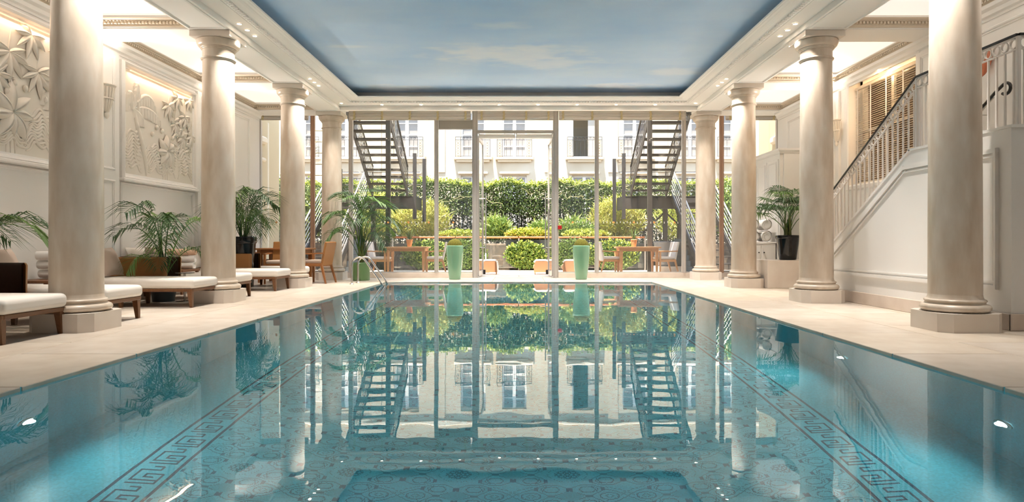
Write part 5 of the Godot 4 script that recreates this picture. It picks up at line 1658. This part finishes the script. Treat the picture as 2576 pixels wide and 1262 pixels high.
# ---------------------------------------------------------------- terrace
const RD := 21.0
func build_terrace() -> void:
	var f := setting("terrace_floor")
	var g := MB.new()
	sbox(g, -9.0, 9.0, -0.3, -0.012, 16.86, RD + 0.25)
	part("bedding", g, M.grout, f)
	for i in 8:
		for j in 18:
			var d0 := 16.87 + i * 0.52
			span("paving_slab", -9.0 + j + 0.003, -8.0 + j - 0.003, -0.06, 0.0, d0 + 0.003, d0 + 0.517, M.paving, f, 0.004)
	var c := setting("ground_court")
	g = MB.new()
	sbox(g, -20, 20, -0.6, -0.35, RD + 0.25, HD + 0.5)
	part("earth", g, M.earth_wall, c)
	# flank walls beside the glass
	for s in [-1.0, 1.0]:
		var w := thing("garden_pier", "ochre stone pier with a white cornice outside the glass, %s" % ("beyond the indoor dining table" if s < 0 else "beyond the white cabinet"), "wall", V(s * 7.15, 0, -17.6))
		boxpart("shaft", V(0, 3.2, 0), V(0.9, 6.4, 1.5), M.flank, w, 0.02)
		boxpart("foot", V(0, 0.15, 0), V(1.0, 0.3, 1.6), M.flank, w, 0.03)
		boxpart("side_cornice", V(-s * 0.2, 3.55, 0.55), V(0.7, 0.2, 0.5), M.facade_trim, w, 0.05)
		boxpart("side_band", V(-s * 0.2, 3.05, 0.55), V(0.62, 0.1, 0.46), M.facade_trim, w, 0.03)
	# parapet, glass and wooden rail
	var r := thing("terrace_railing", "redwood topped glass railing along the terrace edge", "railing", V(0, 0, -RD))
	for k in 4: boxpart("handrail", V(-3.05 + k * 2.02, 1.05, 0), V(2.0, 0.06, 0.12), M.redwood, r, 0.01)
	for k in 5:
		boxpart("post", V(-4.05 + k * 2.02, 0.51, 0), V(0.05, 1.02, 0.05), M.brushed, r)
	for k in 4: boxpart("pane", V(-3.04 + k * 2.02, 0.52, 0.0), V(1.92, 0.9, 0.012), M.glass, r)
	# lamp post standing free behind the doorway
	var q := thing("rain_pole", "slim pale upright pole behind the open door leaf", "pole", V(-0.98, 0, -19.3))
	boxpart("pole", V(0, 0.73, 0), V(0.035, 1.42, 0.035), M.window_white, q, 0.006)
	boxpart("foot", V(0, 0.01, 0), V(0.2, 0.02, 0.2), M.iron, q, 0.004)
	# planting bank behind the railing
	g = MB.new()
	sbox(g, -3.1, 3.1, -0.35, 0.85, RD + 0.35, RD + 1.8, 0.05); sbox(g, -10.0, 10.0, -0.35, 0.852, RD + 1.75, RD + 4.0, 0.05)
	tag(part("earth_bank", g, M.earth_wall), "rough brown planted earth bank behind the terrace railing", "bank")
	for a in [[-2.6, -1.3, "beyond the pale vase on the ladder side"], [-0.42, 0.95, "behind the doorway"], [2.3, 3.1, "beyond the terrace armchair on the doorway side"]]:
		var t := thing("planter_box", "blue-grey planter box hung on the terrace railing %s" % a[2], "planter", V((a[0] + a[1]) / 2, 0.76, -(RD + 0.2)), 0.0, "planter boxes on the railing")
		var w: float = a[1] - a[0]
		for s in [-1.0, 1.0]:
			boxpart("side", V(0, 0.11, s * 0.12), V(w, 0.22, 0.02), M.planter, t, 0.004)
			boxpart("end", V(s * (w / 2 - 0.01), 0.11, 0), V(0.02, 0.22, 0.22), M.planter, t, 0.004)
		boxpart("bottom", V(0, 0.01, 0), V(w - 0.04, 0.02, 0.22), M.planter, t)
		boxpart("soil", V(0, 0.17, 0), V(w - 0.04, 0.04, 0.22), M.soil, t)
		for k in 2: boxpart("bracket", V((k - 0.5) * w * 0.6, 0.12, 0.16), V(0.03, 0.24, 0.06), M.iron, t)
	# low upholstered chairs on the terrace
	var proto: Node3D
	for a in [[-0.80, "beside the open door leaf on the ladder side"], [0.62, "beside the open door leaf on the staircase side"], [1.42, "behind the vase on the staircase side"]]:
		var lab := "low tan upholstered lounge chair %s" % a[1]
		if proto == null:
			proto = thing("lounge_chair", lab, "chair", V(a[0], 0, -18.35), 0.0, "low lounge chairs on the terrace")
			var m := MB.new()
			var sh := [Vector2(-0.21, 0.06), Vector2(0.21, 0.06), Vector2(0.19, 0.33), Vector2(0.17, 0.37), Vector2(0.13, 0.385), Vector2(-0.13, 0.385), Vector2(-0.17, 0.37), Vector2(-0.19, 0.33)]
			m.prism(sh, V(0, 0, 0.2), V(1, 0, 0), V(0, 1, 0), V(0, 0, 0.06))
			part("backrest", m, M.tan_cloth, proto)
			m = MB.new()
			for i in range(1, 7): m.tube([V(sh[i].x, sh[i].y, 0.23), V(sh[i + 1].x, sh[i + 1].y, 0.23)], 0.034, 8)
			part("rim", m, M.cushion, proto)
			part("seat", softbox(V(0.44, 0.14, 0.44), 0.05, 0.01), M.tan_cloth, proto, Transform3D(Basis(), V(0, 0.2, -0.02)))
			for x in [-0.17, 0.17]:
				for z in [-0.18, 0.2]: part("leg", taper_leg(0.03, 0.022, 0.14), M.teak, proto, Transform3D(Basis(), V(x, 0, z)))
		else: dup(proto, V(a[0], 0, -18.35), 0.0, lab)
	# dark rounded bins by the right stair
	var tb := thing("garden_tub", "large dark grey ribbed garden tub by the glass on the staircase side", "tub", V(4.5, 0, -19.7))
	var m := MB.new()
	m.lathe([Vector2(0.36, 0.18), Vector2(0.38, 0.2), Vector2(0.42, 0.45), Vector2(0.435, 0.46), Vector2(0.435, 0.5), Vector2(0.42, 0.51), Vector2(0.44, 0.86), Vector2(0.455, 0.88), Vector2(0.455, 0.92), Vector2(0.42, 0.92)], 32)
	part("body", m, M.grey_tank, tb)
	boxpart("stand", V(0, 0.09, 0), V(0.8, 0.18, 0.8), M.paving, tb, 0.01)

# ---------------------------------------------------------------- dog-leg steel stairs
func build_steel_stairs() -> void:
	for s in [-1.0, 1.0]:
		var t := thing("steel_stair", "dark steel dog-leg stair in the courtyard, %s" % ("behind the pool ladder and palm" if s < 0 else "on the staircase side of the doorway"), "staircase", V(s * 4.75, 0, -20.0), 0.0, "steel stairs in the courtyard")
		var o := V(-s * 4.75, 0, 20.0)
		var xf := Transform3D(Basis(), o)
		var rise := 0.19
		var go := 0.285
		var n := 12
		var ld := 21.3          # front edge of the landing
		var ly := rise * 12.6
		# upper flight comes back towards the hall: x 3.6 to 4.75; lower flight beside it: 4.95 to 6.05
		var up0 := V(0, ly, -ld)
		for k in n:
			var d := ld - (k + 0.6) * go
			span("tread", s * 3.66, s * 4.72, ly + (k + 1) * rise - 0.05, ly + (k + 1) * rise, d - 0.15, d + 0.15, M.iron, t).position += o
			d = ld - (k + 0.5) * go
			span("tread", s * 4.98, s * 6.02, ly - (k + 1) * rise - 0.04, ly - (k + 1) * rise, d - 0.15, d + 0.15, M.iron, t).position += o
		var m: MB
		for e in [[3.62, 1.0], [4.75, 1.0], [4.95, -1.0], [6.05, -1.0]]:
			m = MB.new()
			var e1 := V(s * e[0], ly + e[1] * rise * (n + 0.6), -(ld - (n + 0.6) * go))
			if e[1] < 0.0: e1 = V(s * e[0], 0.05, -(ld - 12.3 * go))
			bar(m, V(s * e[0], ly + e[1] * 0.02, -ld), e1, 0.03, 0.2)
			part("stringer", m, M.iron, t, xf)
			# balustrade of this side
			var a := V(s * e[0], ly + 0.95, -ld)
			var b: Vector3 = e1 + V(0, 0.95, 0)
			m = MB.new()
			m.tube([a, b], 0.024, 8)
			part("handrail", m, M.brushed if e[1] < 0 else M.iron, t, xf)
			for k in 5:
				m = MB.new()
				m.tube([a - V(0, 0.15 + 0.15 * k, 0), b - V(0, 0.15 + 0.15 * k, 0)], 0.011, 5)
				part("rail_rod", m, M.brushed if e[1] < 0 else M.iron, t, xf)
			for k in 4:
				var q := a.lerp(b, k / 3.0)
				boxpart("rail_post", o + q - V(0, 0.48, 0), V(0.012, 1.0, 0.06), M.iron, t)
		# landing with deep fascia
		m = MB.new()
		sbox(m, s * 3.35, s * 6.15, ly - 0.42, ly - 0.02, ld, ld + 0.06)
		sbox(m, s * 3.35, s * 6.15, ly - 0.06, ly, ld, ld + 1.25)
		sbox(m, s * 3.35, s * 3.41, ly - 0.42, ly - 0.02, ld, ld + 1.25)
		sbox(m, s * 6.09, s * 6.15, ly - 0.42, ly - 0.02, ld, ld + 1.25)
		part("landing", m, M.iron, t, xf)
		for e in [[3.40, ld + 0.04, 1.65, 3.78, 0.11], [3.26, ld + 1.2, 1.6, 3.75, 0.11], [3.62, ld - (n - 1.0) * go, 0.0, 5.2, 0.12], [4.85, ld + 0.5, 0.0, ly - 0.06, 0.14], [5.4, ld + 0.8, 0.0, ly - 0.06, 0.14], [6.1, ld + 1.1, 0.0, ly + 1.0, 0.1]]:
			m = MB.new()
			sbox(m, s * e[0] - e[4] / 2, s * e[0] + e[4] / 2, e[2], e[3], e[1] - e[4] / 2, e[1] + e[4] / 2)
			part("post", m, M.iron, t, xf)
		for e in [[V(4.85, 1.9, -(ld + 0.5)), V(4.1, 1.2, -(ld + 0.5))], [V(4.85, 1.9, -(ld + 0.5)), V(5.9, 0.9, -(ld + 0.5))]]:
			m = MB.new()
			bar(m, V(e[0].x * s, e[0].y, e[0].z), V(e[1].x * s, e[1].y, e[1].z), 0.05, 0.05)
			part("brace", m, M.iron, t, xf)
		for k in 4:
			m = MB.new()
			m.tube([V(s * 3.4, ly + 0.25 + 0.22 * k, -(ld + 1.2)), V(s * 6.1, ly + 0.25 + 0.22 * k, -(ld + 1.2))], 0.014, 5)
			part("landing_rail", m, M.iron, t, xf)
		# top landing by the house wall
		m = MB.new()
		sbox(m, s * 3.4, s * 4.9, ly + (n + 0.6) * rise - 0.12, ly + (n + 0.6) * rise, 16.8, ld - (n + 0.2) * go)
		part("top_landing", m, M.iron, t, xf)
		# dark plank panel under the lower flight
		for k in 6: boxpart("side_plank", o + V(s * 4.9, 0.12 + 0.16 * k, -19.6 - 0.1 * k), V(0.03, 0.15, 2.2 - 0.2 * k), M.planter, t)

# ---------------------------------------------------------------- greenery
func small_leaf(l: float, w: float, fold := 0.25) -> ArrayMesh:
	var m := MB.new()
	var a := Vector3.ZERO
	var b := V(0, l, 0)
	var c := V(-w / 2, l * 0.42, fold * w)
	var d := V(w / 2, l * 0.42, fold * w)
	m.face([a, c, b], V(0, 0, 1)); m.face([a, b, d], V(0, 0, 1))
	return m.done()
func foliage(called: String, lm: ArrayMesh, mt: Material, n: int, parent: Node, f: Callable, smin := 0.7, smax := 1.3, droop := 0.0) -> void:
	var mm := MultiMesh.new()
	mm.transform_format = MultiMesh.TRANSFORM_3D
	mm.mesh = lm
	mm.instance_count = n
	for i in n:
		var p: Vector3 = f.call()
		var b := Basis.from_euler(V(rng.randf_range(-1.2, 1.2) + droop, rng.randf() * TAU, rng.randf_range(-1.2, 1.2)))
		mm.set_instance_transform(i, Transform3D(b.scaled(Vector3.ONE * rng.randf_range(smin, smax)), p))
	var o := MultiMeshInstance3D.new()
	o.multimesh = mm; o.material_override = mt; o.name = called
	parent.add_child(o, true)
	o.set_meta("kind", "stuff")
func blob(c: Vector3, r: Vector3) -> Callable:
	return func() -> Vector3:
		var q := Vector3(rng.randfn(), rng.randfn(), rng.randfn()).normalized() * pow(rng.randf(), 0.28)
		return c + q * r
func shrub(called: String, label: String, at: Vector3, r: Vector3, mt: Material, tip: Material, n: int, lm: ArrayMesh, group := "") -> Node3D:
	var t := thing(called, label, "plant", at, 0.0, group)
	for k in 5:
		var m := MB.new()
		var a := TAU * k / 5.0
		m.tube([V(cos(a) * 0.03, 0, sin(a) * 0.03), V(cos(a) * r.x * 0.25, r.y * 0.8, sin(a) * r.z * 0.25), V(cos(a) * r.x * 0.5, r.y * 1.5, sin(a) * r.z * 0.5)], 0.012, 5)
		part("twig", m, M.bark, t)
	foliage("foliage", lm, mt, n, t, blob(V(0, r.y, 0), r))
	foliage("leaf_tips", lm, tip, n / 3, t, blob(V(0, r.y * 1.12, 0), r * 1.04))
	return t
func build_greenery() -> void:
	var ivy := small_leaf(0.078, 0.066)
	var laurel := small_leaf(0.11, 0.075)
	var swell := FastNoiseLite.new()
	swell.seed = 8; swell.frequency = 1.1
	var blade := small_leaf(0.24, 0.028, 0.1)
	var tiny := small_leaf(0.085, 0.065)
	# iron fence grown over with ivy
	var t := thing("ivy_fence", "tall iron fence overgrown with dark ivy across the courtyard", "hedge", V(0, 0, -26.0))
	for k in 130: boxpart("fence_bar", V(-10.4 + k * 0.16, 1.15, 0), V(0.028, 3.0, 0.028), M.iron, t)
	for y in [0.5, 2.5]: boxpart("fence_rail", V(0, y, 0), V(21, 0.05, 0.04), M.iron, t)
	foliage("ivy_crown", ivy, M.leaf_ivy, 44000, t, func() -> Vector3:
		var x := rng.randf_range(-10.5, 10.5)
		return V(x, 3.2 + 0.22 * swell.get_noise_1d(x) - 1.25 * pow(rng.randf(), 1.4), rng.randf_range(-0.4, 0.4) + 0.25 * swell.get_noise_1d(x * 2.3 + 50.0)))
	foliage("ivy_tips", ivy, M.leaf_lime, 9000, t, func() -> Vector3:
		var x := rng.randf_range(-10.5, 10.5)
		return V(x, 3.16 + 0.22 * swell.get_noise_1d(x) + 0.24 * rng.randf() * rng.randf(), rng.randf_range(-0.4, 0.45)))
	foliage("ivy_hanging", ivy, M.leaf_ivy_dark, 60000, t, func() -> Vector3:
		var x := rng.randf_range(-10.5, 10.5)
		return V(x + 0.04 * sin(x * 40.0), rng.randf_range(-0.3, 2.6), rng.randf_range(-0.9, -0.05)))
	foliage("ivy_light", tiny, M.leaf_mid, 5000, t, func() -> Vector3: return V(rng.randf_range(-10.5, 10.5), rng.randf_range(-0.3, 2.6), rng.randf_range(-1.2, -0.5)))
	for k in 40:
		var m := MB.new()
		var x := -10.0 + k * 0.5 + rng.randf_range(-0.2, 0.2)
		m.tube([V(x, -0.35, -0.2), V(x + rng.randf_range(-0.15, 0.15), 1.0, -0.15), V(x + rng.randf_range(-0.3, 0.3), 2.3, -0.1), V(x + rng.randf_range(-0.5, 0.5), 3.0, 0.2)], 0.022, 5)
		part("vine", m, M.bark, t)
	for k in 36:      # pale runners trailing over the crown
		var m := MB.new()
		var p := V(rng.randf_range(-10.0, 10.0), rng.randf_range(2.5, 3.2), 0.48)
		var path := []
		for i in 9:
			path.append(p)
			p += V(rng.randf_range(-0.05, 0.22), rng.randf_range(-0.12, 0.10), rng.randf_range(-0.02, 0.02))
		m.tube(path, 0.008, 4)
		part("runner", m, M.runner, t)
	# shrubs of the bank, bamboo at both sides
	var spec := [
		["bamboo", "feathery yellow-green bamboo behind the terrace table by the pool ladder", V(-3.5, 0.85, -23.3), V(1.05, 0.75, 0.5), M.leaf_bamboo, M.leaf_lime, 2600, blade],
		["bamboo", "feathery yellow bamboo behind the terrace table on the staircase side", V(3.5, 0.85, -23.3), V(1.0, 0.8, 0.5), M.leaf_bamboo, M.leaf_lime, 2800, blade],
		["bamboo", "tall golden bamboo under the landing of the steel stair by the ladder", V(-5.3, 0.85, -23.9), V(1.1, 0.95, 0.5), M.leaf_lime, M.leaf_bamboo, 2400, blade],
		["bamboo", "thin golden bamboo under the landing of the steel stair on the staircase side", V(5.9, 0.85, -23.9), V(1.0, 0.8, 0.4), M.leaf_lime, M.leaf_bamboo, 1100, blade],
		["juniper", "round green juniper behind the railing beside the open door leaf", V(-0.78, 0.85, -21.9), V(0.5, 0.42, 0.35), M.leaf_mid, M.leaf_tip, 1500, blade],
		["juniper", "low green juniper behind the doorway near the staircase side leaf", V(0.75, 0.85, -22.1), V(0.45, 0.34, 0.3), M.leaf_mid, M.leaf_tip, 1100, blade],
		["juniper", "green juniper behind the vase on the staircase side", V(1.85, 0.85, -22.2), V(0.6, 0.4, 0.35), M.leaf_mid, M.leaf_tip, 1500, blade],
		["golden_shrub", "golden yellow shrub in the planter behind the doorway", V(0.25, 0.93, -21.2), V(0.72, 0.2, 0.22), M.leaf_lime, M.leaf_bamboo, 1500, tiny],
		["golden_shrub", "lime green shrub in the planter beyond the vase on the ladder side", V(-1.95, 0.93, -21.2), V(0.7, 0.17, 0.22), M.leaf_lime, M.leaf_tip, 1200, tiny],
		["golden_shrub", "lime green shrub in the planter beyond the vase on the staircase side", V(2.15, 0.93, -21.2), V(0.75, 0.18, 0.24), M.leaf_lime, M.leaf_tip, 1300, tiny],
		["ivy_curtain", "hanging curtain of ivy below the planter in the doorway", V(0.2, 0.0, -20.85), V(0.66, 0.44, 0.1), M.leaf_mid, M.leaf_tip, 2400, tiny],
		["ivy_curtain", "hanging ivy behind the vase on the ladder side", V(-1.75, 0.0, -20.85), V(0.75, 0.47, 0.1), M.leaf_mid, M.leaf_ivy, 2400, tiny],
		["ivy_curtain", "hanging ivy behind the vase on the staircase side", V(1.75, 0.0, -20.85), V(0.7, 0.47, 0.1), M.leaf_mid, M.leaf_ivy, 2200, tiny],
		["ivy_curtain", "bushy green ivy behind the terrace table by the ladder", V(-2.9, 0.0, -20.8), V(0.85, 0.46, 0.12), M.leaf_mid, M.leaf_tip, 2400, tiny],
		["ivy_curtain", "bushy green ivy behind the terrace table on the staircase side", V(3.0, 0.0, -20.8), V(0.85, 0.46, 0.12), M.leaf_mid, M.leaf_lime, 2400, tiny],
		["laurel_bush", "tall green bush outside the pane behind the indoor dining table", V(-7.6, 0.85, -22.8), V(1.0, 1.0, 0.5), M.leaf_ivy, M.leaf_tip, 2600, laurel],
		["laurel_bush", "tall green bush outside the pane beside the white cabinet", V(7.6, 0.85, -22.8), V(1.0, 1.1, 0.5), M.leaf_mid, M.leaf_tip, 2600, laurel],
		["laurel_bush", "dark green bush against the fence beside the steel stair by the ladder", V(-9.0, 0.85, -24.2), V(1.2, 1.2, 0.5), M.leaf_ivy_dark, M.leaf_mid, 2600, laurel],
		["laurel_bush", "green bush against the fence behind the steel stair on the staircase side", V(9.0, 0.85, -24.2), V(1.2, 1.2, 0.5), M.leaf_ivy, M.leaf_mid, 2400, laurel],
	]
	for a in spec: shrub(a[0], a[1], a[2], a[3], a[4], a[5], a[6], a[7])
